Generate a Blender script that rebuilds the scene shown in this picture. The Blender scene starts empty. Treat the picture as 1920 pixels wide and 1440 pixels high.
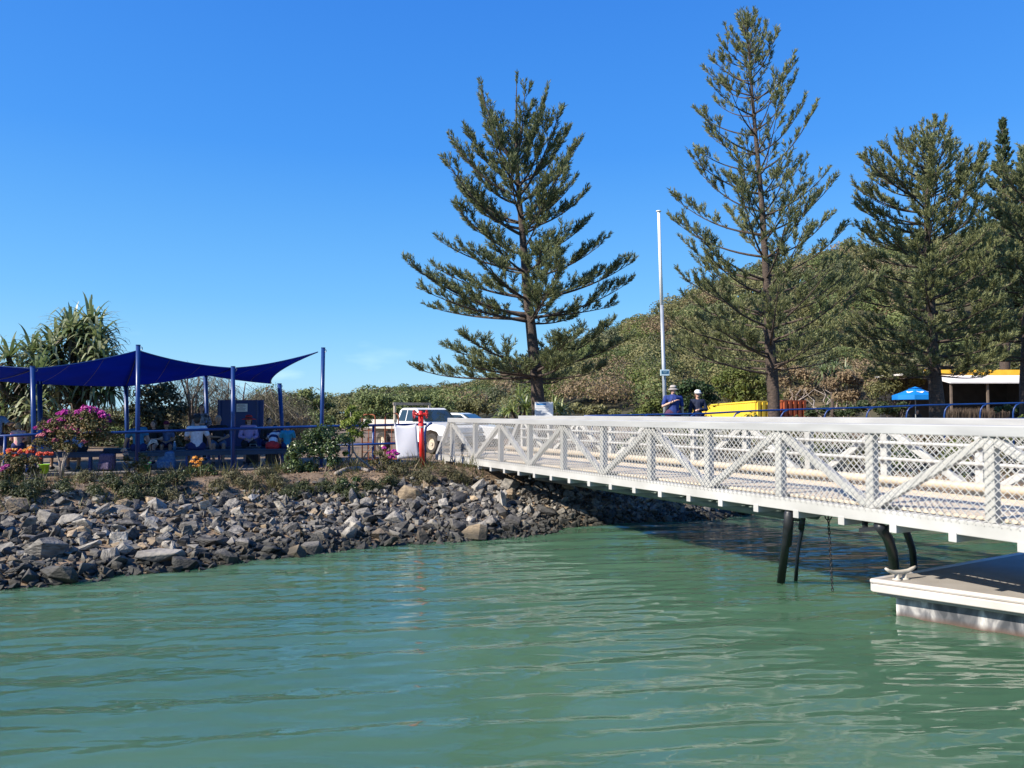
import bpy, bmesh, math, random
import numpy as np
from mathutils import Vector, Matrix
random.seed(7)
rng = np.random.default_rng(11)
SC = bpy.context.scene
COL = SC.collection
R = math.radians

# ------------------------------------------------------------------ camera
F = 1442.0
PITCH = math.atan(55.0 / F)
EYE = 2.5
cd = bpy.data.cameras.new("camera")
cd.sensor_width = 36.0
cd.lens = F / 1920.0 * 36.0
cd.clip_start = 0.05
cd.clip_end = 3000.0
cam = bpy.data.objects.new("camera", cd)
COL.objects.link(cam)
cam.location = (0, 0, EYE)
cam.rotation_euler = (math.pi / 2 + PITCH, 0, 0)
SC.camera = cam

# ------------------------------------------------------------------ light
SUN_H = np.array([-0.88, -0.47])
SUN_H = SUN_H / np.linalg.norm(SUN_H)
SUN_EL = R(37)
sun_vec = Vector((SUN_H[0] * math.cos(SUN_EL), SUN_H[1] * math.cos(SUN_EL), math.sin(SUN_EL)))
sd = bpy.data.lights.new("sun", "SUN")
sd.energy = 5.0
sd.angle = R(0.53)
sd.color = (1.0, 0.93, 0.82)
sun = bpy.data.objects.new("sun", sd)
COL.objects.link(sun)
sun.rotation_euler = (-sun_vec).to_track_quat('-Z', 'Y').to_euler()

world = bpy.data.worlds.new("World")
SC.world = world
world.use_nodes = True
wt = world.node_tree
wt.nodes.clear()
wo = wt.nodes.new("ShaderNodeOutputWorld")
bg = wt.nodes.new("ShaderNodeBackground")
sky = wt.nodes.new("ShaderNodeTexSky")
sky.sky_type = 'NISHITA'
sky.sun_disc = False
sky.sun_elevation = SUN_EL
sky.sun_rotation = math.atan2(SUN_H[0], SUN_H[1])
sky.altitude = 0
sky.air_density = 1.0
sky.dust_density = 0.3
sky.ozone_density = 3.0
hs = wt.nodes.new("ShaderNodeHueSaturation")
hs.inputs["Saturation"].default_value = 1.15
hs.inputs["Hue"].default_value = 0.503
wt.links.new(sky.outputs[0], hs.inputs["Color"])
# a few faint clouds low over the horizon
tcw = wt.nodes.new("ShaderNodeTexCoord")
mpw = wt.nodes.new("ShaderNodeMapping")
mpw.inputs["Scale"].default_value = (1.0, 1.0, 4.0)
nzw = wt.nodes.new("ShaderNodeTexNoise")
nzw.inputs["Scale"].default_value = 5.0
nzw.inputs["Detail"].default_value = 6
crw = wt.nodes.new("ShaderNodeValToRGB")
crw.color_ramp.elements[0].position = 0.55
crw.color_ramp.elements[1].position = 0.80
sep = wt.nodes.new("ShaderNodeSeparateXYZ")
mr = wt.nodes.new("ShaderNodeMapRange")
mr.inputs["From Min"].default_value = 0.02
mr.inputs["From Max"].default_value = 0.11
mr.inputs["To Min"].default_value = 0.3
mr.inputs["To Max"].default_value = 0.0
mu = wt.nodes.new("ShaderNodeMath"); mu.operation = 'MULTIPLY'
mxw = wt.nodes.new("ShaderNodeMixRGB")
mxw.inputs["Color2"].default_value = (9.0, 9.6, 10.5, 1)
wt.links.new(tcw.outputs["Generated"], mpw.inputs[0])
wt.links.new(mpw.outputs[0], nzw.inputs[0])
wt.links.new(nzw.outputs[0], crw.inputs[0])
wt.links.new(tcw.outputs["Generated"], sep.inputs[0])
wt.links.new(sep.outputs["Z"], mr.inputs["Value"])
wt.links.new(crw.outputs[0], mu.inputs[0])
wt.links.new(mr.outputs[0], mu.inputs[1])
wt.links.new(mu.outputs[0], mxw.inputs["Fac"])
# clear dry-season blue: the sky texture blended with a deep blue that pales only towards the horizon
rmp = wt.nodes.new("ShaderNodeValToRGB"); re_ = rmp.color_ramp.elements
re_[0].position = 0.0; re_[0].color = (.225, .545, .80, 1)
re_[1].position = 0.62; re_[1].color = (.012, .148, .66, 1)
e_ = re_.new(.14); e_.color = (.100, .400, .80, 1)
e_ = re_.new(.32); e_.color = (.030, .255, .78, 1)
cl_ = wt.nodes.new("ShaderNodeMath"); cl_.operation = 'MAXIMUM'; cl_.inputs[1].default_value = 0
sc_ = wt.nodes.new("ShaderNodeVectorMath"); sc_.operation = 'SCALE'; sc_.inputs["Scale"].default_value = 4.3
bl_ = wt.nodes.new("ShaderNodeMixRGB"); bl_.inputs["Fac"].default_value = 0.82
wt.links.new(sep.outputs["Z"], cl_.inputs[0]); wt.links.new(cl_.outputs[0], rmp.inputs[0]); wt.links.new(rmp.outputs[0], sc_.inputs[0])
wt.links.new(hs.outputs[0], bl_.inputs["Color1"]); wt.links.new(sc_.outputs[0], bl_.inputs["Color2"])
wt.links.new(bl_.outputs[0], mxw.inputs["Color1"])
wt.links.new(mxw.outputs[0], bg.inputs["Color"])
bg.inputs["Strength"].default_value = 0.15
wt.links.new(bg.outputs[0], wo.inputs[0])

vs = SC.view_settings
vs.view_transform = 'Standard'
vs.look = 'None'
vs.exposure = 0.84
vs.gamma = 1.0
vs.use_curve_mapping = False
SC.cycles.max_bounces = 6
SC.cycles.transparent_max_bounces = 8
SC.cycles.use_denoising = True

# ------------------------------------------------------------------ helpers
def P(px, py, D):
    """point at forward distance D seen at photo pixel px, py"""
    u = (px - 960) / F
    v = (720 - py) / F
    dy = math.cos(PITCH) - v * math.sin(PITCH)
    dz = math.sin(PITCH) + v * math.cos(PITCH)
    s = D / dy
    return Vector((u * s, D, EYE + dz * s))

def tag(o, label=None, cat=None, group=None, kind=None):
    if label: o['label'] = label
    if cat: o['category'] = cat
    if group: o['group'] = group
    if kind: o['kind'] = kind
    return o

def thing(name, label, cat, loc, group=None):
    o = bpy.data.objects.new(name, None)
    COL.objects.link(o)
    o.location = loc
    o.empty_display_size = 0.2
    return tag(o, label, cat, group)

def wloc(o):
    v = Vector((0, 0, 0))
    while o is not None:
        v += Vector(o.location)
        o = o.parent
    return v

class MB:
    """collects geometry in world coordinates, links it as one mesh object"""
    def __init__(self):
        self.V = []; self.n = 0; self.Fc = []
    def add(self, verts, faces, m=0):
        verts = np.asarray(verts, dtype=np.float64).reshape(-1, 3)
        if isinstance(faces, np.ndarray):
            self.Fc.append((faces + self.n, m))
        else:
            by = {}
            for f in faces: by.setdefault(len(f), []).append(f)
            for k, fs in by.items():
                self.Fc.append((np.array(fs, dtype=np.int64) + self.n, m))
        self.V.append(verts); self.n += len(verts)
        return self
    def box(self, c, s, rot=None, m=0):
        h = np.array(s) / 2.0
        v = np.array([[x, y, z] for x in (-1, 1) for y in (-1, 1) for z in (-1, 1)], float) * h
        if rot is not None: v = v @ np.array(rot).T
        v = v + np.array(c)
        return self.add(v, [(0, 1, 3, 2), (4, 6, 7, 5), (0, 4, 5, 1), (2, 3, 7, 6), (0, 2, 6, 4), (1, 5, 7, 3)], m)
    def beam(self, a, b, w, h, up=(0, 0, 1), m=0):
        a = np.array(a, float); b = np.array(b, float)
        d = b - a; L = np.linalg.norm(d); d = d / L
        u = np.array(up, float); s = np.cross(d, u); s /= np.linalg.norm(s); u = np.cross(s, d)
        rot = np.stack([d, s, u], axis=1)
        return self.box((a + b) / 2, (L, w, h), rot, m)
    def tube(self, pts, r, n=8, m=0, cap=True):
        pts = np.array([list(p) for p in pts], float)
        k = len(pts)
        r = np.full(k, r, float) if np.isscalar(r) else np.array(r, float)
        T = np.gradient(pts, axis=0)
        T /= np.linalg.norm(T, axis=1)[:, None] + 1e-12
        ref = np.array([0, 0, 1.0]) if abs(T[0][2]) < 0.9 else np.array([1.0, 0, 0])
        A = np.cross(T, ref); bad = np.linalg.norm(A, axis=1) < 1e-3
        A[bad] = np.cross(T[bad], np.array([0, 1.0, 0]))
        A /= np.linalg.norm(A, axis=1)[:, None]
        B = np.cross(T, A)
        th = np.linspace(0, 2 * math.pi, n, endpoint=False)
        ring = np.cos(th)[None, :, None] * A[:, None, :] + np.sin(th)[None, :, None] * B[:, None, :]
        v = pts[:, None, :] + ring * r[:, None, None]
        i = np.arange(k - 1)[:, None] * n; j = np.arange(n)[None, :]; j2 = (j + 1) % n
        f = np.stack([i + j, i + j2, i + n + j2, i + n + j], axis=-1).reshape(-1, 4)
        self.add(v.reshape(-1, 3), f, m)
        if cap:
            self.Fc.append((np.array([list(range(n))[::-1]]) + self.n - k * n, m))
            self.Fc.append((np.array([list(range(n))]) + self.n - n, m))
        return self
    def lathe(self, c, prof, n=16, m=0, axis=None):
        """prof: list of (radius, height)"""
        th = np.linspace(0, 2 * math.pi, n, endpoint=False)
        prof = np.array(prof, float); k = len(prof)
        v = np.stack([prof[:, 0:1] * np.cos(th), prof[:, 0:1] * np.sin(th), np.repeat(prof[:, 1:2], n, 1)], axis=-1).reshape(-1, 3)
        if axis is not None:
            q = Vector((0, 0, 1)).rotation_difference(Vector(axis)).to_matrix()
            v = v @ np.array(q).T
        v = v + np.array(list(c))
        i = np.arange(k - 1)[:, None] * n; j = np.arange(n)[None, :]; j2 = (j + 1) % n
        f = np.stack([i + j, i + j2, i + n + j2, i + n + j], axis=-1).reshape(-1, 4)
        return self.add(v, f, m)
    def ball(self, c, r, n=10, m=0, rot=None):
        r = np.array([r, r, r], float) if np.isscalar(r) else np.array(r, float)
        k = max(5, n // 2 + 1)
        ph = np.linspace(0, math.pi, k)
        th = np.linspace(0, 2 * math.pi, n, endpoint=False)
        v = np.stack([np.sin(ph)[:, None] * np.cos(th), np.sin(ph)[:, None] * np.sin(th), np.repeat(np.cos(ph)[:, None], n, 1)], axis=-1).reshape(-1, 3) * r
        if rot is not None: v = v @ np.array(rot).T
        v = v + np.array(list(c))
        i = np.arange(k - 1)[:, None] * n; j = np.arange(n)[None, :]; j2 = (j + 1) % n
        f = np.stack([i + j, i + n + j, i + n + j2, i + j2], axis=-1).reshape(-1, 4)
        return self.add(v, f, m)
    def capsule(self, a, b, ra, rb, n=10):
        a = np.array(list(a), float); b = np.array(list(b), float)
        d = b - a; L = np.linalg.norm(d)
        if L < 1e-6: return self.ball(a, ra, n)
        d /= L
        q = np.array(Vector((0, 0, 1)).rotation_difference(Vector(d)).to_matrix())
        pr = []
        for t in np.linspace(0.04, math.pi / 2, 5): pr.append((ra * math.sin(t), -ra * math.cos(t)))
        for t in np.linspace(math.pi / 2, math.pi - 0.04, 5): pr.append((rb * math.sin(t), L - rb * math.cos(t)))
        self.lathe(a, pr, n, axis=d)
        k = len(pr)
        self.Fc.append((np.array([list(range(n))[::-1]]) + self.n - k * n, 0))
        self.Fc.append((np.array([list(range(n))]) + self.n - n, 0))
        return self
    def leaves(self, pos, nrm, size, asp=0.55, m=0):
        """rhombus leaves: pos (N,3), nrm (N,3), size (N,) half length"""
        N = len(pos)
        nrm = nrm / (np.linalg.norm(nrm, axis=1)[:, None] + 1e-9)
        t = rng.normal(size=(N, 3)); t -= (t * nrm).sum(1)[:, None] * nrm
        t /= np.linalg.norm(t, axis=1)[:, None] + 1e-9
        b = np.cross(nrm, t)
        s = np.asarray(size)[:, None]
        fold = nrm * s * 0.25
        v = np.stack([pos - t * s, pos + b * s * asp + fold, pos + t * s, pos - b * s * asp + fold], axis=1).reshape(-1, 3)
        f = np.arange(4 * N).reshape(N, 4)
        return self.add(v, f, m)
    def blades(self, p0, p1, w, m=0):
        """thin tapering needles from p0 to p1 (N,3), half width w at the root"""
        N = len(p0)
        d = p1 - p0
        s = np.cross(d, rng.normal(size=(N, 3)))
        s /= np.linalg.norm(s, axis=1)[:, None] + 1e-9
        w = np.broadcast_to(np.asarray(w, float), (N,))[:, None]
        mid = p0 + d * 0.6
        v = np.stack([p0 - s * w * .6, p0 + s * w * .6, mid + s * w, p1, mid - s * w], axis=1).reshape(-1, 3)
        f = np.arange(5 * N).reshape(N, 5)
        return self.add(v, f, m)
    def strips(self, pts, wid, m=0, side=None):
        """one flat strip along pts (K,3) with half width wid (K,)"""
        pts = np.array(pts, float); k = len(pts)
        T = np.gradient(pts, axis=0)
        s = np.cross(T, np.array([0, 0, 1.0]) if side is None else np.array(side, float))
        s /= np.linalg.norm(s, axis=1)[:, None] + 1e-9
        wid = np.asarray(wid)[:, None]
        v = np.concatenate([pts - s * wid, pts + s * wid])
        i = np.arange(k - 1)
        return self.add(v, np.stack([i, i + 1, i + 1 + k, i + k], axis=1), m)
    def build(self, name, mats, parent=None, smooth=False, origin=None, auto=None):
        V = np.concatenate(self.V) if self.V else np.zeros((0, 3))
        if parent is not None: off = np.array(wloc(parent)); loc = (0, 0, 0)
        else:
            if origin is None:
                origin = ((V[:, 0].min() + V[:, 0].max()) / 2, (V[:, 1].min() + V[:, 1].max()) / 2, V[:, 2].min())
            off = np.array(origin, float); loc = tuple(off)
        me = bpy.data.meshes.new(name)
        me.vertices.add(len(V)); me.vertices.foreach_set("co", (V - off).astype(np.float32).ravel())
        li = np.concatenate([f.ravel() for f, _ in self.Fc])
        lt = np.concatenate([np.full(len(f), f.shape[1]) for f, _ in self.Fc])
        mi = np.concatenate([np.full(len(f), m) for f, m in self.Fc])
        me.loops.add(len(li)); me.loops.foreach_set("vertex_index", li.astype(np.int32))
        me.polygons.add(len(lt))
        me.polygons.foreach_set("loop_start", (np.cumsum(lt) - lt).astype(np.int32))
        me.polygons.foreach_set("loop_total", lt.astype(np.int32))
        me.polygons.foreach_set("material_index", mi.astype(np.int32))
        me.polygons.foreach_set("use_smooth", np.full(len(lt), bool(smooth)))
        me.update(calc_edges=True)
        for mt in (mats if isinstance(mats, (list, tuple)) else [mats]): me.materials.append(mt)
        o = bpy.data.objects.new(name, me)
        COL.objects.link(o)
        if parent is not None: o.parent = parent
        o.location = loc
        return o

def bevel(o, w=0.01, seg=2, ang=40):
    md = o.modifiers.new("bevel", 'BEVEL'); md.width = w; md.segments = seg
    md.limit_method = 'ANGLE'; md.angle_limit = R(ang)
    return o

# ------------------------------------------------------------------ materials
MATS = {}
def mat(name, c1, c2=None, scale=4.0, rough=0.6, metal=0.0, bump=0.0, bscale=30.0, spec=0.4, c3=None, detail=5, rrange=0.1, stretch=(1, 1, 1), trans=0.0, emis=None, rnd=0.0, wet=False):
    if name in MATS: return MATS[name]
    m = bpy.data.materials.new(name); m.use_nodes = True
    nt = m.node_tree; N = nt.nodes; L = nt.links
    b = N["Principled BSDF"]
    c2 = c2 or tuple(x * 0.75 for x in c1)
    tc = N.new("ShaderNodeTexCoord"); mp = N.new("ShaderNodeMapping"); mp.inputs["Scale"].default_value = stretch
    L.new(tc.outputs["Object"], mp.inputs[0])
    nz = N.new("ShaderNodeTexNoise"); nz.inputs["Scale"].default_value = scale; nz.inputs["Detail"].default_value = detail
    L.new(mp.outputs[0], nz.inputs[0])
    cr = N.new("ShaderNodeValToRGB")
    cr.color_ramp.elements[0].position = 0.35; cr.color_ramp.elements[1].position = 0.65
    cr.color_ramp.elements[0].color = (*c2, 1); cr.color_ramp.elements[1].color = (*c1, 1)
    if c3:
        e = cr.color_ramp.elements.new(0.78); e.color = (*c3, 1)
    L.new(nz.outputs[0], cr.inputs[0])
    out = cr.outputs[0]
    if rnd:
        oi = N.new("ShaderNodeObjectInfo"); h = N.new("ShaderNodeHueSaturation")
        mm = N.new("ShaderNodeMapRange"); mm.inputs["To Min"].default_value = 1 - rnd; mm.inputs["To Max"].default_value = 1 + rnd
        L.new(oi.outputs["Random"], mm.inputs["Value"]); L.new(mm.outputs[0], h.inputs["Value"]); L.new(out, h.inputs["Color"])
        out = h.outputs[0]
    if wet:   # the band kept wet and weedy by the tide
        gp = N.new("ShaderNodeNewGeometry"); sx = N.new("ShaderNodeSeparateXYZ"); wm = N.new("ShaderNodeMapRange")
        wn = N.new("ShaderNodeMath"); wn.operation = 'MULTIPLY_ADD'; wn.inputs[1].default_value = -.22
        L.new(gp.outputs["Position"], sx.inputs[0]); L.new(nz.outputs[0], wn.inputs[0]); L.new(sx.outputs["Z"], wn.inputs[2])
        wm.inputs["From Min"].default_value = .02; wm.inputs["From Max"].default_value = .16; wm.inputs["To Min"].default_value = .85; wm.inputs["To Max"].default_value = 0
        L.new(wn.outputs[0], wm.inputs["Value"])
        wx = N.new("ShaderNodeMixRGB"); wx.inputs["Color2"].default_value = (.022, .022, .017, 1)
        L.new(wm.outputs[0], wx.inputs["Fac"]); L.new(out, wx.inputs["Color1"]); out = wx.outputs[0]
    L.new(out, b.inputs["Base Color"])
    b.inputs["Roughness"].default_value = rough
    b.inputs["Metallic"].default_value = metal
    b.inputs["Specular IOR Level"].default_value = spec
    if rrange:
        rr = N.new("ShaderNodeMapRange"); rr.inputs["To Min"].default_value = max(0.02, rough - rrange); rr.inputs["To Max"].default_value = min(1, rough + rrange)
        L.new(nz.outputs[0], rr.inputs["Value"]); L.new(rr.outputs[0], b.inputs["Roughness"])
    if bump:
        n2 = N.new("ShaderNodeTexNoise"); n2.inputs["Scale"].default_value = bscale; n2.inputs["Detail"].default_value = 6
        L.new(mp.outputs[0], n2.inputs[0])
        bp = N.new("ShaderNodeBump"); bp.inputs["Strength"].default_value = 1.0; bp.inputs["Distance"].default_value = bump
        L.new(n2.outputs[0], bp.inputs["Height"]); L.new(bp.outputs[0], b.inputs["Normal"])
    if trans:
        tr = N.new("ShaderNodeBsdfTranslucent"); L.new(out, tr.inputs[0])
        mx = N.new("ShaderNodeMixShader"); mx.inputs[0].default_value = trans
        L.new(b.outputs[0], mx.inputs[1]); L.new(tr.outputs[0], mx.inputs[2])
        L.new(mx.outputs[0], N["Material Output"].inputs[0])
    MATS[name] = m
    return m

def leafmat(name, cols, trans=0.3, big=0.0, rough=0.55, spec=0.35, pscale=0.6, rndw=1.0):
    """foliage: each leaf its own tint out of cols, drifting over the crown with a soft noise"""
    if name in MATS: return MATS[name]
    m = bpy.data.materials.new(name); m.use_nodes = True
    nt = m.node_tree; N = nt.nodes; L = nt.links
    b = N["Principled BSDF"]
    g = N.new("ShaderNodeNewGeometry")
    nz = N.new("ShaderNodeTexNoise"); nz.inputs["Scale"].default_value = pscale; nz.inputs["Detail"].default_value = 2
    L.new(g.outputs["Position"], nz.inputs[0])
    ma = N.new("ShaderNodeMath"); ma.operation = 'MULTIPLY_ADD'
    ma.inputs[1].default_value = 1.6 * big; ma.inputs[2].default_value = -0.8 * big
    L.new(nz.outputs[0], ma.inputs[0])
    ad = N.new("ShaderNodeMath"); ad.operation = 'ADD'; ad.use_clamp = True
    mi_ = N.new("ShaderNodeMath"); mi_.operation = 'MULTIPLY_ADD'; mi_.inputs[1].default_value = rndw; mi_.inputs[2].default_value = (1 - rndw) / 2
    L.new(g.outputs["Random Per Island"], mi_.inputs[0])
    L.new(ma.outputs[0], ad.inputs[0]); L.new(mi_.outputs[0], ad.inputs[1])
    cr = N.new("ShaderNodeValToRGB"); cr.color_ramp.elements.remove(cr.color_ramp.elements[0])
    k = len(cols)
    cr.color_ramp.elements[0].position = 0.0; cr.color_ramp.elements[0].color = (*cols[0], 1)
    for i in range(1, k):
        e = cr.color_ramp.elements.new(i / (k - 1)); e.color = (*cols[i], 1)
    L.new(ad.outputs[0], cr.inputs[0])
    L.new(cr.outputs[0], b.inputs["Base Color"])
    b.inputs["Roughness"].default_value = rough
    b.inputs["Specular IOR Level"].default_value = spec
    tr = N.new("ShaderNodeBsdfTranslucent"); L.new(cr.outputs[0], tr.inputs[0])
    mx = N.new("ShaderNodeMixShader"); mx.inputs[0].default_value = trans
    L.new(b.outputs[0], mx.inputs[1]); L.new(tr.outputs[0], mx.inputs[2])
    L.new(mx.outputs[0], N["Material Output"].inputs[0])
    MATS[name] = m
    return m

M_BLUE = mat("blue_paint", (0.009, 0.040, 0.17), (0.007, 0.032, 0.135), 3, 0.35, bump=0.0004, bscale=60)
M_ALU = mat("white_aluminium", (0.455, 0.445, 0.42), (0.36, 0.35, 0.325), 1.6, 0.45, 0.0, bump=0.0008, bscale=40, spec=0.5, detail=8)
M_BENCH = mat("bench_paint", (0.016, 0.042, 0.085), (0.012, 0.032, 0.065), 4, 0.5)
M_ALU2 = mat("grey_aluminium", (0.42, 0.415, 0.40), (0.345, 0.34, 0.33), 1.2, 0.38, 0.15, bump=0.0006, bscale=50, stretch=(1, 1, 6))
M_BARK = mat("dark_bark", (0.09, 0.065, 0.05), (0.045, 0.034, 0.028), 9, 0.9, bump=0.03, bscale=14, stretch=(1, 1, 2.2), c3=(0.16, 0.13, 0.11))
M_TWIG = mat("twig_bark", (0.16, 0.12, 0.10), (0.08, 0.06, 0.05), 8, 0.85, bump=0.01, bscale=30)
M_PALEBARK = mat("pale_bark", (0.36, 0.31, 0.26), (0.22, 0.18, 0.15), 8, 0.85, bump=0.01, bscale=30)
M_BLACK = mat("black_plastic", (0.018, 0.02, 0.024), (0.01, 0.011, 0.013), 6, 0.4, bump=0.002, bscale=30)
M_RUST = mat("rusty_orange_paint", (0.34, 0.10, 0.04), (0.20, 0.06, 0.03), 9, 0.7, bump=0.001, bscale=60)
M_WHITE = mat("white_paint", (0.78, 0.78, 0.77), (0.70, 0.70, 0.68), 2, 0.35)
M_GLASS = mat("car_glass", (0.03, 0.05, 0.06), (0.02, 0.035, 0.045), 2, 0.06, spec=0.8, rrange=0.0)
M_RUBBER = mat("tyre_rubber", (0.03, 0.028, 0.026), (0.06, 0.05, 0.042), 7, 0.85, bump=0.003, bscale=40)
M_CONC = mat("concrete", (0.36, 0.34, 0.31), (0.27, 0.25, 0.23), 3, 0.85, bump=0.004, bscale=35)
# ------------------------------------------------------------------ water
def water_material():
    m = bpy.data.materials.new("green_harbour_water"); m.use_nodes = True
    nt = m.node_tree; N = nt.nodes; L = nt.links
    b = N["Principled BSDF"]
    tc = N.new("ShaderNodeTexCoord")
    n0 = N.new("ShaderNodeTexNoise"); n0.inputs["Scale"].default_value = 0.22; n0.inputs["Detail"].default_value = 3
    L.new(tc.outputs["Object"], n0.inputs[0])
    cr = N.new("ShaderNodeValToRGB")
    cr.color_ramp.elements[0].position = 0.35; cr.color_ramp.elements[0].color = (0.044, 0.099, 0.056, 1)
    cr.color_ramp.elements[1].position = 0.68; cr.color_ramp.elements[1].color = (0.068, 0.134, 0.078, 1)
    L.new(n0.outputs[0], cr.inputs[0]); L.new(cr.outputs[0], b.inputs["Base Color"])
    b.inputs["Roughness"].default_value = 0.0
    b.inputs["IOR"].default_value = 1.33
    b.inputs["Specular IOR Level"].default_value = 0.5
    b.subsurface_method = 'BURLEY'
    b.inputs['Subsurface Weight'].default_value = 1.0
    b.inputs['Subsurface Radius'].default_value = (.5, 1.0, .8)
    b.inputs['Subsurface Scale'].default_value = .5
    def layer(scale, rot, sx, sy, detail, dist=0.0, rough=0.5):
        mp = N.new("ShaderNodeMapping"); mp.inputs["Rotation"].default_value = (0, 0, rot); mp.inputs["Scale"].default_value = (sx, sy, 1)
        L.new(tc.outputs["Object"], mp.inputs[0])
        z = N.new("ShaderNodeTexNoise"); z.inputs["Scale"].default_value = scale; z.inputs["Detail"].default_value = detail
        z.inputs["Distortion"].default_value = dist; z.inputs["Roughness"].default_value = rough
        L.new(mp.outputs[0], z.inputs[0]); return z.outputs[0]
    a = layer(4.4, R(-12), 0.24, 1.0, 2, 0.6, 0.4)
    c = layer(11.0, R(6), 0.40, 1.0, 2, 0.4)
    b1 = N.new("ShaderNodeBump"); b1.inputs["Distance"].default_value = 0.013; b1.inputs["Strength"].default_value = 1
    b2 = N.new("ShaderNodeBump"); b2.inputs["Distance"].default_value = 0.0016; b2.inputs["Strength"].default_value = 1
    L.new(a, b1.inputs["Height"]); L.new(c, b2.inputs["Height"])
    L.new(b1.outputs[0], b2.inputs["Normal"])
    L.new(b2.outputs[0], b.inputs["Normal"])
    return m
def water_sheet():
    # a rolling surface: long crests running up to the right, finer close to the jetty
    xs = np.concatenate([np.linspace(-120, -14, 30), np.linspace(-13.8, 20, 420), np.linspace(20.3, 140, 40)])
    ys = np.concatenate([np.linspace(-90, -2, 30), np.linspace(-1.8, 3.9, 20), np.linspace(4, 13, 620), np.linspace(13.03, 24, 260), np.linspace(24.4, 40, 20)])
    X, Y = np.meshgrid(xs, ys)
    Z = np.zeros_like(X)
    r2 = np.random.default_rng(5)
    for k in range(30):
        lam = r2.uniform(0.38, 1.25); ang = R(90 + 12) + r2.normal() * 0.13
        kx, ky = math.cos(ang) * 2 * math.pi / lam, math.sin(ang) * 2 * math.pi / lam
        w1 = 0.6 * np.sin(X * 0.31 + k) + 0.5 * np.sin(Y * 0.27 + 1.7 * k) + .5 * np.sin(X * .8 - Y * .5 + k * 2.1)
        env = 0.5 + 0.5 * np.sin(X * r2.uniform(.1, .45) + Y * r2.uniform(-.4, .4) + k)
        Z += 0.0031 * lam ** 0.9 * np.sin(kx * X + ky * Y + k * 1.3 + w1) * env
    for k in range(26):   # finer wavelets riding on the swell
        lam = r2.uniform(0.17, 0.40); ang = R(90 + 9) + r2.normal() * 0.22
        kx, ky = math.cos(ang) * 2 * math.pi / lam, math.sin(ang) * 2 * math.pi / lam
        w1 = 1.1 * np.sin(X * .9 + k) + .9 * np.sin(Y * .8 + 1.7 * k)
        env = np.clip(np.sin(X * r2.uniform(.3, .9) + Y * r2.uniform(-.8, .8) + k * 2.3), 0, 1)
        Z += 0.0050 * lam * np.sin(kx * X + ky * Y + k * 1.3 + w1) * env
    fade = np.clip((26 - Y) / 6, 0, 1) * np.clip((Y + 2) / 5, 0, 1) * np.clip((X + 14) / 3, 0, 1) * np.clip((20 - X) / 3, 0, 1)
    Z *= fade
    mb = MB(); ny, nx = X.shape
    i = np.arange(ny - 1)[:, None] * nx; j = np.arange(nx - 1)[None, :]
    f = np.stack([i + j, i + j + 1, i + nx + j + 1, i + nx + j], axis=-1).reshape(-1, 4)
    mb.add(np.stack([X, Y, Z], -1).reshape(-1, 3), f)
    o = mb.build("water", water_material(), smooth=True, origin=(0, 0, 0))
    tag(o, kind='structure')
water_sheet()

# ------------------------------------------------------------------ ground and bank
SHORE = np.array([(-60, -30), (-30, -8), (-18, 2.5), (-12, 7.3), (-7.26, 11.0), (-5.9, 12.0), (-4.26, 13.3), (-2.65, 14.6), (-0.64, 15.4), (0.67, 16.0), (1.05, 16.9),
                  (2.27, 17.55), (4.25, 18.15), (5.8, 19.0), (7.7, 20.4), (10, 21.4), (14, 22.4), (30, 24.5), (70, 26), (200, 30)], float)
def shore_d(X, Y):
    """signed distance to the waterline, inland positive"""
    X = np.asarray(X, float); Y = np.asarray(Y, float)
    best = np.full(X.shape, 1e9)
    for a, b in zip(SHORE[:-1], SHORE[1:]):
        d = b - a
        t = np.clip(((X - a[0]) * d[0] + (Y - a[1]) * d[1]) / (d @ d), 0, 1)
        best = np.minimum(best, np.hypot(X - a[0] - t * d[0], Y - a[1] - t * d[1]))
    return np.where(Y > np.interp(X, SHORE[:, 0], SHORE[:, 1]), best, -best)
def top_z(X, Y):
    t = np.interp(X, [-20, -8, -4, -1.5, 1, 4, 8, 14, 30], [1.0, 1.04, 1.08, 1.08, 1.13, 1.42, 1.58, 1.72, 1.75])
    k = np.clip((np.asarray(Y) - 25) / 15, 0, 1); k = k * k * (3 - 2 * k)
    return t * (1 - k) + 1.05 * k
def bank_w(X):
    return np.interp(X, [-12, -7, -5, -3, 0, 2, 6, 20], [4.6, 4.6, 4.25, 3.9, 3.5, 2.9, 2.4, 2.4])
def sm_noise(X, Y, sc, seed):
    r = np.random.default_rng(seed); Z = np.zeros_like(np.asarray(X, float))
    for k in range(9):
        a = r.uniform(0, 2 * math.pi); f = sc * r.uniform(.5, 2.2)
        Z += np.sin(X * math.cos(a) * f + Y * math.sin(a) * f + r.uniform(0, 7)) / 9
    return Z
def ground_z(X, Y):
    d = shore_d(X, Y); w = bank_w(X)
    s = np.clip(d / w, 0, 1)
    face = np.interp(s, [0, .35, .70, .80, .86, .95, 1.0], [0, .27, .57, .65, .74, .96, 1.0])   # rock slope, then a cut earth face under the terrace
    soft = 0.80 * s ** 0.9 + 0.20 * (s * s * (3 - 2 * s)) ** 2
    k = np.clip((np.asarray(X, float) - .5) / 2.0, 0, 1)
    z = top_z(X, Y) * (face * (1 - k) + soft * k)
    z = z + sm_noise(X, Y, 2.6, 3) * 0.09 * np.clip(1 - np.abs(d / w - .7) * 2.0, 0, 1)
    z = np.where(d < 0, np.maximum(d * 0.55, -2.6), z)
    z = z - np.clip((np.asarray(Y) - 45) / 200, 0, 1) * 0.0
    return z
def gz(x, y): return float(ground_z(np.array([x]), np.array([y]))[0])
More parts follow.
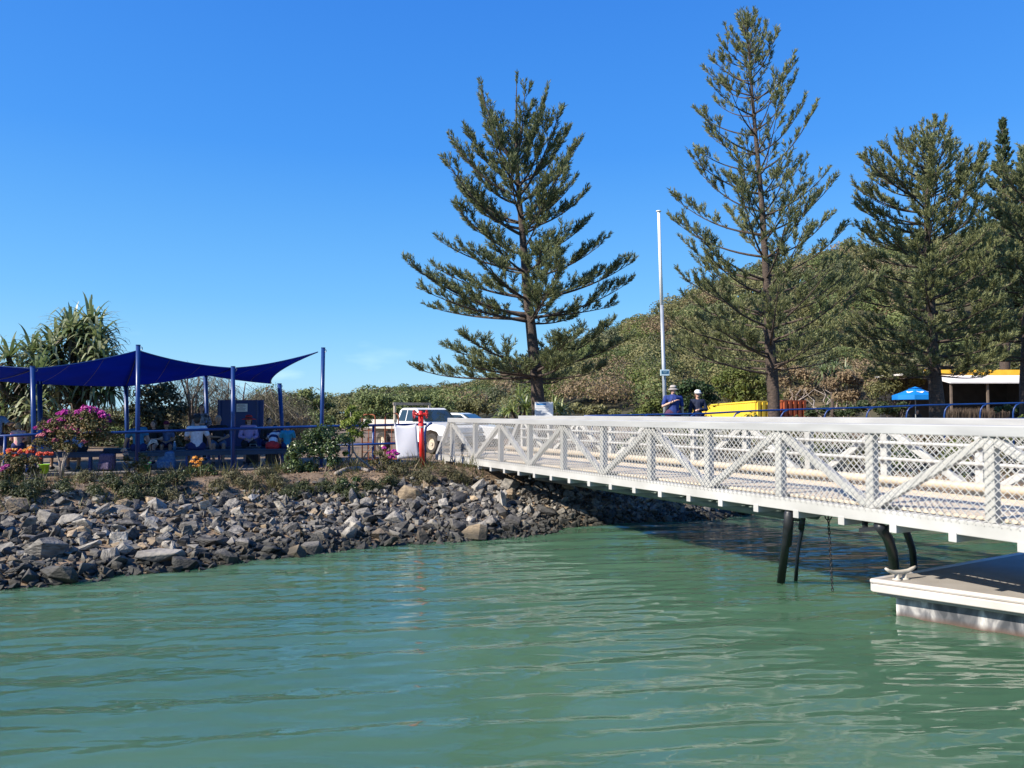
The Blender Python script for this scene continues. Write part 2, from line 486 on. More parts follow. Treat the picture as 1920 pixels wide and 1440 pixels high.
M_GROUND = mat("dry_earth", (0.235, 0.165, 0.105), (0.11, 0.078, 0.05), 1.9, 0.95, bump=0.03, bscale=16, c3=(0.31, 0.23, 0.15), detail=8)
def ground_sheet():
    xs = np.concatenate([np.linspace(-400, -32, 24), np.linspace(-30, -14, 40), np.linspace(-13.8, 16, 190), np.linspace(16.4, 40, 40), np.linspace(44, 500, 26)])
    ys = np.concatenate([np.linspace(-60, 6, 40), np.linspace(6.3, 27, 170), np.linspace(27.5, 60, 40), np.linspace(64, 700, 40)])
    X, Y = np.meshgrid(xs, ys); Z = ground_z(X, Y)
    mb = MB(); ny, nx = X.shape
    i = np.arange(ny - 1)[:, None] * nx; j = np.arange(nx - 1)[None, :]
    f = np.stack([i + j, i + j + 1, i + nx + j + 1, i + nx + j], axis=-1).reshape(-1, 4)
    mb.add(np.stack([X, Y, Z], -1).reshape(-1, 3), f)
    o = mb.build("ground", M_GROUND, smooth=True, origin=(0, 0, 0)); tag(o, kind='structure')
ground_sheet()

# ------------------------------------------------------------------ hill
RPX = [-700, -100, 250, 520, 600, 650, 700, 760, 860, 905, 1000, 1100, 1150, 1200, 1250, 1300, 1350, 1400, 1450, 1500, 1550, 1600, 1640, 1700, 1780, 1850, 1950, 2100, 2400]
RPY = [775, 772, 768, 755, 748, 738, 725, 722, 716, 706, 690, 655, 634, 610, 588, 568, 545, 522, 506, 492, 482, 474, 466, 462, 455, 440, 420, 400, 420]
def hill_z(px, D):
    Dr = np.interp(px, [500, 1000, 1300], [235, 225, 205])
    D0 = np.interp(px, [500, 1000, 1300, 1700], [70, 75, 88, 80])
    zr = EYE + (775 - np.interp(px, RPX, RPY)) * Dr / F - np.interp(px, [900, 1150], [5.6, 4.2])
    s = np.clip((D - D0) / (Dr - D0), 0, 1.0)
    up = 1.0 + (zr - 1.0) * (0.55 * s + 0.45 * s * s * (3 - 2 * s)) 
    over = np.clip((D - Dr) / 120, 0, 1)
    lump = sm_noise(px / 14.0, D / 7.0, .5, 9) * np.clip(zr / 14, 0, 1) * 2.0 * np.clip(s * 3, 0, 1)
    return up - over ** 2 * (np.abs(zr) * .7 + 5) + lump * (1 - over) - (s <= 0) * 1.2
M_HILL = mat("hill_soil", (0.10, 0.08, 0.045), (0.04, 0.042, 0.02), 0.08, 0.95, c3=(0.30, 0.17, 0.10))
def hill_sheet():
    pxs = np.linspace(-700, 2400, 150); Ds = np.linspace(58, 330, 70)
    A, D = np.meshgrid(pxs, Ds); Z = hill_z(A, D); X = (A - 960) / F * D
    mb = MB(); ny, nx = X.shape
    i = np.arange(ny - 1)[:, None] * nx; j = np.arange(nx - 1)[None, :]
    f = np.stack([i + j, i + j + 1, i + nx + j + 1, i + nx + j], axis=-1).reshape(-1, 4)
    mb.add(np.stack([X, D, Z], -1).reshape(-1, 3), f)
    tag(mb.build("hill", M_HILL, smooth=True, origin=(0, 0, 0)), kind='structure')
hill_sheet()
FOREST = [leafmat("forest_olive", [(0.068, 0.074, 0.028), (0.145, 0.143, 0.054), (0.215, 0.20, 0.08), (0.30, 0.268, 0.118)], .25, 1.1, pscale=.28, rndw=.55),
          leafmat("forest_green", [(0.042, 0.064, 0.02), (0.09, 0.12, 0.038), (0.145, 0.18, 0.055), (0.215, 0.24, 0.085)], .25, 1.1, pscale=.28, rndw=.55),
          leafmat("forest_dark", [(0.036, 0.048, 0.022), (0.072, 0.083, 0.038), (0.11, 0.118, 0.056), (0.16, 0.16, 0.08)], .25, 1.0, pscale=.28, rndw=.55),
          leafmat("forest_brown", [(0.12, 0.085, 0.045), (0.20, 0.145, 0.08), (0.28, 0.20, 0.115), (0.19, 0.165, 0.08)], .25, 1.0, pscale=.28, rndw=.55),
          leafmat("forest_lime", [(0.045, 0.065, 0.012), (0.085, 0.115, 0.022), (0.13, 0.155, 0.035), (0.16, 0.175, 0.05)], .3, 1.0, pscale=.28, rndw=.55)]
def crown_points(c, r, n, flat=.8):
    """leaf positions and outward normals over lumpy shells"""
    u = rng.normal(size=(n, 3)); u /= np.linalg.norm(u, axis=1)[:, None]
    u[:, 2] = np.abs(u[:, 2]) * .95 - .25 * (rng.random(n) < .4)
    k = 6
    lob = rng.normal(size=(k, 3)); lob /= np.linalg.norm(lob, axis=1)[:, None]; lob[:, 2] = np.abs(lob[:, 2])
    bulge = (np.clip(u @ lob.T, 0, 1) ** 4).max(1)
    rad = r * (.62 + .42 * bulge) * (1 - .38 * rng.random(n) ** 2.5)
    p = np.array(c) + u * rad[:, None] * np.array([1, 1, flat])
    nn = u + rng.normal(size=(n, 3)) * .55 + np.array([0, 0, .35])
    return p, nn
def hill_forest():
    mb = MB(); n = 1750
    px = rng.uniform(-150, 2150, n)
    q = rng.random(n)
    Dr = np.interp(px, [500, 1000, 1300], [235, 225, 205]); D0 = np.interp(px, [500, 1000, 1300, 1700], [70, 75, 88, 80])
    D = D0 + (Dr + 10 - D0) * q ** .75
    keep = (px > 480) | (q > .4)
    for a, d in zip(px[keep], D[keep]):
        x = (a - 960) / F * d; z = float(hill_z(np.array([a]), np.array([d]))[0])
        r = rng.uniform(1.9, 5.0 if a > 1000 else 3.2) * (.8 + d / 600)
        w = rng.random()
        m = 0 if w < .40 else 1 if w < .62 else 2 if w < .82 else 3 if w < .91 else 4
        # a dark tree line on the far left ridge, brighter scrub low down
        if a < 1000 and d > 190 and rng.random() < .6: m = 2
        n_l = int(430 * (110 / d) ** .6 * (r / 2.8) ** 1.4 * 1.25)
        p, nn = crown_points((x, d, z + r * .75), r, n_l, rng.uniform(.65, 1.0))
        mb.leaves(p, nn, rng.uniform(.12, .27, n_l) * (d / 130) ** .6, .6, m)
    o = mb.build("hill_forest", FOREST, origin=(0, 150, 0))
    tag(o, "dense dry bushland covering the hill behind the marina", "forest", kind='stuff')
hill_forest()

# ------------------------------------------------------------------ rocks
ROCKC = {"dark slate": mat("rock_dark", (0.096, 0.088, 0.077), (0.030, 0.028, 0.025), 3.5, 0.72, bump=0.03, bscale=8, c3=(0.2, 0.2, 0.205), detail=9, stretch=(1, 1, 2.6), rnd=.3, wet=True),
         "grey": mat("rock_grey", (0.235, 0.212, 0.178), (0.082, 0.075, 0.064), 3.5, 0.75, bump=0.03, bscale=8, c3=(0.34, 0.33, 0.32), detail=9, stretch=(1, 1, 2.6), rnd=.3, wet=True),
         "pale": mat("rock_pale", (0.38, 0.345, 0.285), (0.18, 0.162, 0.135), 3.0, 0.8, bump=0.03, bscale=8, c3=(0.5, 0.47, 0.42), detail=9, stretch=(1, 1, 2), rnd=.25, wet=True),
         "tan": mat("rock_tan", (0.36, 0.27, 0.165), (0.19, 0.14, 0.09), 3.5, 0.8, bump=0.03, bscale=8, c3=(0.44, 0.36, 0.25), detail=9, stretch=(1, 1, 2.2), rnd=.3, wet=True)}
def rock_mesh(dims, n, seed):
    r = np.random.default_rng(seed)
    p = r.uniform(-1, 1, size=(n, 3)); p /= (np.abs(p) ** 3.2).sum(1)[:, None] ** (1 / 3.2)
    p *= np.array(dims) * .5 * r.uniform(.82, 1.0, size=(n, 1))
    bm = bmesh.new()
    for q in p: bm.verts.new(q)
    bmesh.ops.convex_hull(bm, input=bm.verts)
    for v in [v for v in bm.verts if not v.link_faces]: bm.verts.remove(v)
    bmesh.ops.dissolve_limit(bm, angle_limit=R(9), verts=bm.verts, edges=bm.edges)
    bmesh.ops.bevel(bm, geom=bm.edges[:], offset=.010, segments=1, affect='EDGES', clamp_overlap=True)
    me = bpy.data.meshes.new("rock"); bm.to_mesh(me); bm.free()
    me.materials.append(ROCKC["grey"])
    return me
SHAPES = {"slab": [rock_mesh((1, .72, .34), 15, 100 + i) for i in range(5)],
          "block": [rock_mesh((1, .82, .66), 14, 200 + i) for i in range(5)],
          "wedge": [rock_mesh((1, .6, .55), 10, 300 + i) for i in range(5)],
          "boulder": [rock_mesh((1, .86, .78), 26, 400 + i) for i in range(4)]}
MARKS = [(-1e9, "at the far left end of the bank"), (60, "below the red-flowered shrub"), (120, "below the magenta bougainvillea"), (215, "below the white-flowered shrub"), (330, "below the orange-flowered plant"),
         (430, "below the seated crowd"), (540, "below the big glossy green shrub"), (650, "below the luggage trolleys"), (730, "below the white banner"), (785, "below the red standpipe"), (860, "beside the gangway shadow edge"),
         (960, "in the shade under the gangway"), (1190, "beyond the shade under the gangway"), (1330, "at the tip of the far bank")]
def px_of(x, y, z):
    d = math.cos(PITCH) * y + math.sin(PITCH) * (z - EYE)
    return 960 + F * x / d
def rock_label(x, y, z, size, col, shape):
    p = px_of(x, y, z); mk = [t for a, t in MARKS if a <= p][-1]
    d = float(shore_d(np.array([x]), np.array([y]))[0]) / float(bank_w(np.array([x]))[0])
    row = "in the water" if d < .03 else "at the waterline" if d < .2 else "low on the bank" if d < .4 else "halfway up the bank" if d < .62 else "high on the bank" if d < .85 else "near the bank top"
    sz = "huge" if size > .85 else "large" if size > .58 else "medium" if size > .42 else "small" if size > .33 else "little"
    return f"{sz} {col} {shape} {row} {mk}"
placed = []
def put_rock(x, y, size, shape=None, col=None, sink=.12, rot=None, label=None):
    shape = shape or rng.choice(["slab", "block", "wedge", "boulder"], p=[.36, .26, .32, .06])
    col = col or rng.choice(["dark slate", "grey", "pale", "tan"], p=[.32, .38, .19, .11])
    me = SHAPES[shape][rng.integers(len(SHAPES[shape]))]
    o = bpy.data.objects.new("rock", me); COL.objects.link(o)
    z = gz(x, y)
    o.location = (x, y, z + size * (.22 - sink * .5))
    o.scale = (size * rng.uniform(.9, 1.15), size * rng.uniform(.85, 1.1), size * rng.uniform(.85, 1.15))
    o.rotation_euler = rot or (rng.normal() * .55 - .25, rng.normal() * .5, rng.uniform(0, 6.28))
    o.material_slots[0].link = 'OBJECT'; o.material_slots[0].material = ROCKC[col]
    tag(o, label or rock_label(x, y, z, size, col, shape), "rock", "rocks piled on the bank")
    placed.append((x, y, size))
    return o
def at_px(px, py):
    """ground point seen at a photo pixel"""
    for D in np.arange(9, 24, .03):
        q = P(px, py, D)
        if gz(q.x, q.y) >= q.z: return q
    return P(px, py, 18)
BIG = [(300, 1050, 1.05, "slab", "pale"), (112, 1085, .95, "slab", "dark slate"), (85, 1040, .8, "block", "grey"), (28, 950, .6, "boulder", "tan"), (85, 975, .62, "block", "grey"), (355, 990, .55, "block", "grey"),
       (395, 1018, .7, "slab", "dark slate"), (348, 955, .5, "wedge", "pale"), (222, 1015, .55, "block", "pale"), (165, 1025, .5, "slab", "pale"), (345, 1062, .6, "block", "dark slate"), (270, 1025, .34, "block", "tan"),
       (118, 925, .5, "slab", "pale"), (186, 935, .36, "block", "pale"), (232, 945, .4, "boulder", "tan"), (768, 932, .78, "boulder", "tan"), (752, 905, .6, "wedge", "grey"), (445, 955, .5, "wedge", "tan"), (585, 1030, .55, "boulder", "pale"),
       (660, 1005, .6, "block", "pale"), (560, 1005, .5, "wedge", "tan"), (615, 1000, .45, "block", "grey"), (680, 965, .5, "boulder", "grey"), (585, 975, .4, "wedge", "tan"), (505, 1035, .6, "slab", "dark slate"), (755, 990, .5, "block", "dark slate"),
       (890, 1005, .7, "boulder", "tan"), (1065, 912, .8, "wedge", "tan"), (1112, 915, .6, "wedge", "tan"), (60, 1010, .5, "slab", "grey"), (20, 975, .5, "slab", "grey"), (205, 1080, .35, "block", "dark slate"), (730, 1022, .6, "slab", "grey"),
       (1020, 960, .8, "slab", "dark slate"), (965, 945, .7, "slab", "dark slate"), (740, 960, .4, "boulder", "grey"), (615, 950, .5, "slab", "grey"), (530, 960, .45, "slab", "grey")]
for px_, py_, s_, sh_, c_ in BIG:
    q_ = at_px(px_, py_ + 6)
    put_rock(q_.x, q_.y, s_ * .78, sh_, c_, rot=(rng.normal() * .2 - .25, rng.normal() * .25, rng.uniform(-.5, .5) + (1.57 if sh_ == "wedge" else 0)))
tries = 0
sizes = np.sort(np.clip(rng.lognormal(math.log(.29), .36, 600), .2, .62))[::-1]
k_ = 0
while len(placed) < 285 and tries < 30000:
    tries += 1
    x_ = rng.uniform(-8.9, 6.2); d_ = rng.uniform(-.03, .86)
    y0_ = float(np.interp(x_, SHORE[:, 0], SHORE[:, 1]))
    y_ = y0_ + d_ * float(bank_w(np.array([x_]))[0]) * 1.3
    dd = float(shore_d(np.array([x_]), np.array([y_]))[0]) / float(bank_w(np.array([x_]))[0])
    if dd > (.86 if x_ < -5.5 else .82 if x_ < .5 else .85) or dd < -.08: continue
    s_ = sizes[min(k_, 599)]
    if x_ > .2: s_ = min(s_, .40) * .8
    if any((x_ - a) ** 2 + (y_ - b) ** 2 < (.33 * (s_ + c)) ** 2 for a, b, c in placed): continue
    put_rock(x_, y_, s_); k_ += 1
def rubble():
    mb = MB(); n = 15000
    base = []
    for i in range(14):
        me = rock_mesh((1, .75, .55), 9, 700 + i)
        v = np.array([v.co[:] for v in me.vertices]); f = [tuple(p.vertices) for p in me.polygons]
        base.append((v, f)); bpy.data.meshes.remove(me)
    x = rng.uniform(-9.5, 8.5, n); y0 = np.interp(x, SHORE[:, 0], SHORE[:, 1]); w = bank_w(x)
    y = y0 + rng.uniform(-.3, .88, n) * w * 1.3
    z = ground_z(x, y); d = shore_d(x, y) / w
    for a, b, c, dd in zip(x, y, z, d):
        if dd > .90 or dd < -.16: continue
        if dd > .78 and rng.random() < .55: continue
        v, f = base[rng.integers(14)]
        s = (rng.uniform(.16, .30) if rng.random() < .28 else rng.uniform(.07, .2)) * (1 if a < .5 else .85)
        e = Matrix.Rotation(rng.uniform(0, 6.28), 3, 'Z') @ Matrix.Rotation(rng.normal() * .5, 3, 'X') @ Matrix.Rotation(rng.normal() * .5, 3, 'Y')
        q = (v * s * rng.uniform(.7, 1.25, 3)) @ np.array(e).T + np.array([a, b, c + s * .16])
        mb.add(q, f, int(rng.choice(4, p=[.4, .36, .14, .10])))
    o = mb.build("rubble", list(ROCKC.values()), origin=(0, 14, 0))
    tag(o, "small broken stones filling the gaps between the bank rocks", "rubble", kind='stuff')
rubble()
# ------------------------------------------------------------------ gangway
GO = np.array([-1.54, 19.3]); GD = np.array([.46, -.888]); GD = GD / np.linalg.norm(GD); GN = np.array([-GD[1], GD[0]])
def gw(t, w, z):
    q = GO + GD * t + GN * w
    return np.array([q[0], q[1], z])
GL = 17.4
Z_BOT = 1.30; Z_TOP = 2.385; WID = 2.0
def gangway():
    g = thing("gangway", "long white aluminium truss gangway with chain-link sides running from bank to pontoon", "gangway", (*(GO + GD * 8), Z_BOT))
    up = (0, 0, 1); across = np.array([GN[0], GN[1], 0]); along = np.array([GD[0], GD[1], 0])
    for w, dz in ((0, 0), (WID, .055)):
        zt = Z_TOP + dz
        mb = MB(); mb.beam(gw(-.02, w, zt - .055), gw(GL, w, zt - .055), .16, .11)
        o = mb.build("top_chord", M_ALU2, g); bevel(o, .012)
        mb = MB(); mb.beam(gw(-.85, w, Z_BOT + .075), gw(GL, w, Z_BOT + .075), .14, .15)
        bevel(mb.build("bottom_chord", M_ALU, g), .008)
        mb = MB(); mb.beam(gw(-.84, w, Z_BOT + .13), gw(-.01, w, zt - .1), .10, .10, up=across)
        bevel(mb.build("end_post", M_ALU2, g), .008)
        T = [0.12] + [1.5 + 1.32 * i for i in range(13)]
        for i, t in enumerate(T):
            if t > GL: break
            mb = MB(); mb.beam(gw(t, w, Z_BOT + .15), gw(t, w, zt - .11), .10, .10, up=across)
            bevel(mb.build("truss_post", M_ALU, g), .008)
            if i + 1 < len(T) and T[i + 1] < GL:
                a, b = (t, T[i + 1])
                za, zb = (zt - .15, Z_BOT + .19) if i % 2 == 0 else (Z_BOT + .19, zt - .15)
                mb = MB(); mb.beam(gw(a + .05, w, za), gw(b - .05, w, zb), .086, .09, up=across)
                bevel(mb.build("truss_diagonal", M_ALU, g), .008)
        # woven wire on the outer face
        mb = MB(); wo = w - .075 if w == 0 else w + .075
        z0, z1 = Z_BOT + .12, zt - .10; hh = z1 - z0; p = .082
        def wire(t0, s):
            a = [t0, z0]; b = [t0 + s * hh * .98, z1]
            lo, hi = (-.55, GL)
            pts = []
            for k in range(2):
                pass
            def clipz(t):  # parameter where the strand crosses t
                return (t - a[0]) / (b[0] - a[0])
            u0, u1 = 0.0, 1.0
            for lim, sgn in ((lo, 1), (hi, -1)):
                f0 = (a[0] - lim) * sgn; f1 = (b[0] - lim) * sgn
                if f0 < 0 and f1 < 0: return
                if f0 < 0: u0 = max(u0, clipz(lim))
                if f1 < 0: u1 = min(u1, clipz(lim))
            # follow the raked end
            if a[0] < 0 or b[0] < 0:
                n = 24; ok = [u for u in np.linspace(u0, u1, n) if a[0] + (b[0] - a[0]) * u > -.82 * (1 - (z0 - Z_BOT + hh * u) / (zt - Z_BOT)) + .03]
                if len(ok) < 2: return
                u0, u1 = min(ok), max(ok)
            A = gw(a[0] + (b[0] - a[0]) * u0, wo, a[1] + hh * u0); B = gw(a[0] + (b[0] - a[0]) * u1, wo, a[1] + hh * u1)
            if np.linalg.norm(B - A) < .03: return
            off = across * (.004 * s)
            mb.beam(A + off, B + off, .0062, .0062, up=across)
        for t in np.arange(-2.2, GL + 1.2, p):
            wire(t, 1); wire(t + p / 2, -1)
        mb.build("mesh_panel", mat("galvanised_wire", (.44,.43,.40),(.36,.35,.33),3,.45), g)
    # deck of long boards between the trusses
    mb = MB(); nb = 12
    for k in range(nb):
        w0 = .10 + k * (WID - .2) / nb
        mb.beam(gw(-.8, w0 + .072, Z_BOT + .17), gw(GL, w0 + .072, Z_BOT + .17), .132, .035)
    mb.build("deck", mat("cream_decking", (0.62, 0.52, 0.39), (0.52, 0.43, 0.32), 5, .8, bump=.003, bscale=40), g)
    mb = MB(); mb.tube([gw(-.6, WID - .13, Z_BOT + .30), gw(GL, WID - .13, Z_BOT + .30)], .055, 12)
    mb.build("kerb_tube", mat("cream_tube", (0.52, 0.44, 0.33), (0.44, 0.37, 0.28), 3, .5), g, smooth=True)
    for z in (.80, .58):
        mb = MB(); mb.tube([gw(.2, WID - .12, Z_BOT + z), gw(GL, WID - .12, Z_BOT + z)], .024, 10)
        mb.build("handrail", M_ALU, g, smooth=True)
    mb = MB()
    for t in np.arange(1.5, GL, 1.32):
        for z in (.80, .58): mb.beam(gw(t, WID - .12, Z_BOT + z - .0), gw(t, WID - .045, Z_BOT + z), .02, .02)
    mb.build("rail_bracket", M_ALU, g)
    for t in np.arange(-.18, GL, .66):
        mb = MB(); mb.beam(gw(t, -.078, Z_BOT - .03), gw(t, WID + .078, Z_BOT - .03), .085, .10)
        bevel(mb.build("cross_beam", M_ALU, g), .006)
    mb = MB()
    for w in (.45, .8): mb.tube([gw(3.6, w, Z_BOT - .15), gw(10.6, w, Z_BOT - .15)], .06, 12)
    mb.build("service_pipe", mat("green_grey_pipe", (0.15, 0.19, 0.17), (0.09, 0.115, 0.105), 5, .55), g, smooth=True)
    mb = MB()
    for t in np.arange(3, 10.5, 1.32):
        mb.box(gw(t, .62, Z_BOT - .22), (.06, .06, .03)); mb.beam(gw(t, .62, Z_BOT - .22), gw(t, .62, Z_BOT - .08), .03, .03, up=across)
    mb.build("pipe_hanger", M_ALU2, g)
    for w in (.15, WID - .15):
        mb = MB(); mb.beam(gw(GL - .5, w, .42), gw(GL - .5, w, Z_BOT - .07), .12, .12, up=across)
        bevel(mb.build("support_leg", M_ALU2, g), .008)
    return g
g_ = gangway()
# the truss stands 1.2 m tall: grow the finished gangway to that size
gs_ = 1.12
g_.location = Vector((0, 0, EYE)) + (Vector(g_.location) - Vector((0, 0, EYE))) * gs_
g_.scale = (gs_, gs_, gs_)

# ------------------------------------------------------------------ pontoon
def pontoon():
    c = np.array([4.47, 9.62]); e = np.array([.862, .507]); f = np.array([.745, -.667])
    L1, L2 = 9.0, 12.0
    ring = [c, c + f * L2, c + f * L2 + e * L1, c + e * L1]
    g = thing("floating_pontoon", "pale concrete floating pontoon with a rounded white edge and streaked black side", "pontoon", (c[0], c[1], 0))
    def slab(ins, z0, z1):
        cen = sum(ring) / 4
        mb = MB(); q = []
        k = len(ring)
        for i in range(k):
            a, b, d = ring[i - 1], ring[i], ring[(i + 1) % k]
            u1 = (a - b) / np.linalg.norm(a - b); u2 = (d - b) / np.linalg.norm(d - b)
            q.append(b + (u1 + u2) * ins)
        v = [(*p, z0) for p in q] + [(*p, z1) for p in q]
        mb.add(v, [(0, 1, 2, 3), (7, 6, 5, 4)] + [(i, i + 4, (i + 1) % 4 + 4, (i + 1) % 4) for i in range(4)])
        return mb
    m_deck = mat("pontoon_concrete", (0.31, 0.28, 0.245), (0.25, 0.225, 0.195), 2.2, .85, bump=.004, bscale=60, c3=(.35, .32, .28), detail=9)
    o = slab(.03, .25, .44).build("deck", m_deck, g); bevel(o, .02, 3)
    # white rubbing strip round the edge, in two rolls
    mb = MB(); pts = [(*p, .385) for p in ring]
    for a, b in ((0, 1), (3, 0), (1, 2), (2, 3)):
        A, B = ring[a], ring[b]
        mb.beam((*A, .345), (*B, .345), .07, .10); 
    for a, b in ((0, 1), (3, 0), (1, 2), (2, 3)):
        mb.tube([(*ring[a], .425), (*ring[b], .425)], .033, 10)
    for p in ring: mb.ball((*p, .425), .034, 10)
    bevel(mb.build("edge_fender", mat("white_fender", (0.53, 0.485, 0.44), (0.45, 0.41, 0.37), 3, .5), g), .015, 3)
    # float with lime streaks running down
    m = bpy.data.materials.new("streaked_float"); m.use_nodes = True
    nt = m.node_tree; N = nt.nodes; L = nt.links; b = N["Principled BSDF"]
    tc = N.new("ShaderNodeTexCoord"); mp = N.new("ShaderNodeMapping"); mp.inputs["Scale"].default_value = (2.6, 2.6, 1.0)
    nz = N.new("ShaderNodeTexNoise"); nz.inputs["Scale"].default_value = 2.2; nz.inputs["Detail"].default_value = 10; nz.inputs["Distortion"].default_value = .4
    cr = N.new("ShaderNodeValToRGB"); E = cr.color_ramp.elements
    E[0].position = .40; E[0].color = (.045, .048, .055, 1); E[1].position = .72; E[1].color = (.60, .57, .53, 1)
    e2 = E.new(.55); e2.color = (.16, .155, .16, 1)
    n2 = N.new("ShaderNodeTexNoise"); n2.inputs["Scale"].default_value = 3.5; n2.inputs["Detail"].default_value = 6
    sp = N.new("ShaderNodeSeparateXYZ"); ma = N.new("ShaderNodeMapRange"); ma.inputs["From Min"].default_value = .0; ma.inputs["From Max"].default_value = .07; ma.inputs["To Min"].default_value = 1; ma.inputs["To Max"].default_value = 0
    ml = N.new("ShaderNodeMath"); ml.operation = 'MULTIPLY'
    mx = N.new("ShaderNodeMixRGB"); mx.inputs["Color2"].default_value = (.09, .05, .03, 1)
    L.new(tc.outputs["Object"], mp.inputs[0]); L.new(mp.outputs[0], nz.inputs[0]); L.new(nz.outputs[0], cr.inputs[0])
    L.new(tc.outputs["Object"], n2.inputs[0]); L.new(tc.outputs["Object"], sp.inputs[0]); L.new(sp.outputs["Z"], ma.inputs["Value"])
    L.new(ma.outputs[0], ml.inputs[0]); ml.inputs[1].default_value = .9
    L.new(ml.outputs[0], mx.inputs["Fac"]); L.new(cr.outputs[0], mx.inputs["Color1"]); L.new(mx.outputs[0], b.inputs["Base Color"])
    b.inputs["Roughness"].default_value = .6
    slab(.17, -.45, .25).build("float", m, g)
    # mooring cleat: two feet, a barrel and upswept horns
    q = P(1692, 1077, 9.62); cx, cy = q.x - .02, q.y
    ax = np.array([.93, .36]); mb = MB()
    for s in (-1, 1):
        a = np.array([cx, cy]) + ax * s * .065
        mb.lathe((*a, .44), [(.0, 0), (.055, 0), (.055, .012), (.03, .02), (.024, .085), (0, .09)], 12)
    pts = [(*(np.array([cx, cy]) + ax * s), .44 + z) for s, z in ((-.25, .155), (-.20, .125), (-.12, .098), (0, .09), (.12, .098), (.20, .125), (.25, .145))]
    mb.tube(pts, [.014, .022, .027, .03, .027, .022, .014], 10)
    mb.build("cleat", mat("pale_cleat", (.52, .47, .40), (.44, .40, .34), 9, .5), g, smooth=True)
pontoon()

def pipe(name, label, pts, r, m=None, parts=None, group=None):
    t = thing(name, label, "pipe", pts[-1], group)
    mb = MB(); pts = np.array([list(p) for p in pts])
    # smooth the bends
    q = [pts[0]]
    for i in range(1, len(pts) - 1):
        a, b, c = pts[i - 1], pts[i], pts[i + 1]
        for u in (0.25, .5, .75):
            p0 = b + (a - b) * .35 * (1 - u) ; p1 = b + (c - b) * .35 * u
            q.append(p0 * (1 - u) + p1 * u)
    q.append(pts[-1])
    mb.tube(q, r, 14); mb.build("tube", m or M_BLACK, t, smooth=True)
    return t
M_HOSE = mat("blue_black_hose", (.016, .024, .042), (.01, .014, .022), 8, .35)
t_ = pipe("black_pipe", "thick straight black pipe dropping from the gangway into the water", [P(1480, 958, 10.75), P(1478, 985, 10.85), P(1464, 1092, 11.45)], .058, group="black pipes under the gangway")
mb = MB(); a_, b_ = P(1480, 962, 10.75), P(1475.5, 1020, 11.05); mb.tube([a_, b_], [.070, .068], 14)
mb.build("sleeve", mat("pipe_sleeve", (.012, .013, .015), None, 5, .5), t_, smooth=True)
t_ = pipe("black_pipe", "thin blue-black hose hooking over beside the straight pipe", [P(1484, 967, 10.9), P(1500, 963, 11.0), P(1507, 980, 11.1), P(1496, 1030, 11.35), P(1492, 1090, 11.6)], .028, M_HOSE, group="black pipes under the gangway")
mb = MB(); mb.tube([P(1505, 972, 11.08), P(1502, 992, 11.15)], .042, 12); mb.build("coupling", M_BLACK, t_, smooth=True)
pipe("black_pipe", "thick curved black pipe rising behind the mooring cleat", [P(1648, 985, 9.5), P(1665, 1008, 9.75), P(1675, 1040, 10.1), P(1680, 1120, 10.7)], .064, group="black pipes under the gangway")
pipe("black_pipe", "slimmer curved black pipe right of the mooring cleat", [P(1678, 985, 9.7), P(1698, 992, 9.85), P(1712, 1030, 10.4), P(1716, 1110, 11.1)], .045, group="black pipes under the gangway")
def bracket():
    t = thing("pipe_bracket", "dark angled steel bracket hanging under the gangway beside the curved pipes", "bracket", P(1650, 985, 9.7))
    mb = MB(); mb.beam(P(1612, 994, 9.75), P(1700, 985, 9.4), .05, .05); mb.beam(P(1622, 970, 9.8), P(1622, 993, 9.75), .05, .05, up=(0, 1, 0)); mb.beam(P(1696, 970, 9.4), P(1696, 986, 9.4), .05, .05, up=(0, 1, 0))
    mb.build("frame", M_BLACK, t)
bracket()
def chain():
    t = thing("chain", "thin dark chain hanging from the gangway into the water", "chain", P(1561, 1105, 11.0))
    a, b = np.array(P(1553, 968, 10.6)), np.array(P(1561, 1108, 10.9))
    mb = MB(); n = 26
    for i in range(n):
        c = a + (b - a) * (i + .5) / n; L = np.linalg.norm(b - a) / n
        th = np.linspace(0, 2 * math.pi, 9)
        ax = np.array([1, 0, 0]) if i % 2 else np.array([0, 1.0, 0])
        mb.tube([c + ax * math.cos(x) * .016 + np.array([0, 0, 1]) * math.sin(x) * L * .62 for x in th], .006, 5, cap=False)
    mb.build("links", M_BLACK, t, smooth=True)
    mb = MB(); th = np.linspace(0, 2 * math.pi, 13)
    mb.tube([a + np.array([math.cos(x) * .045, 0, math.sin(x) * .05]) for x in th], .01, 6, cap=False); mb.build("shackle", M_BLACK, t, smooth=True)
chain()

# ------------------------------------------------------------------ blue shade sails
def post(name, label, foot_px, D, top_px, top_y, r=.052, ground=None, lean=None):
    a = P(foot_px, 880, D); z = gz(a.x, a.y)
    b = P(top_px, top_y, D)
    t = thing(name, label, "post", (a.x, a.y, z), "blue posts holding the shade sails")
    mb = MB(); mb.tube([(a.x, a.y, z - .1), (b.x, b.y, b.z)], r, 14); mb.build("shaft", M_BLUE, t, smooth=True)
    mb = MB(); mb.tube([(b.x, b.y, b.z - .0), (b.x, b.y, b.z + .02)], r * 1.08, 14); mb.build("cap", M_BLUE, t)
    mb = MB(); th = np.linspace(0, 2 * math.pi, 11); mb.tube([(b.x + math.cos(x) * .04 + .02, b.y + .09, b.z - .06 + math.sin(x) * .04) for x in th], .01, 6, cap=False)
    mb.build("eye_bolt", M_ALU2, t)
    mb = MB(); mb.box((a.x, a.y, z + .012), (.26, .26, .02)); mb.build("base_plate", M_BLUE, t)
    return b
post("shade_post", "short blue post at the far left with red flowers at its foot", 66, 17.4, 61, 688)
post("shade_post", "tall blue post where the two largest sails peak", 258, 18.3, 259, 648)
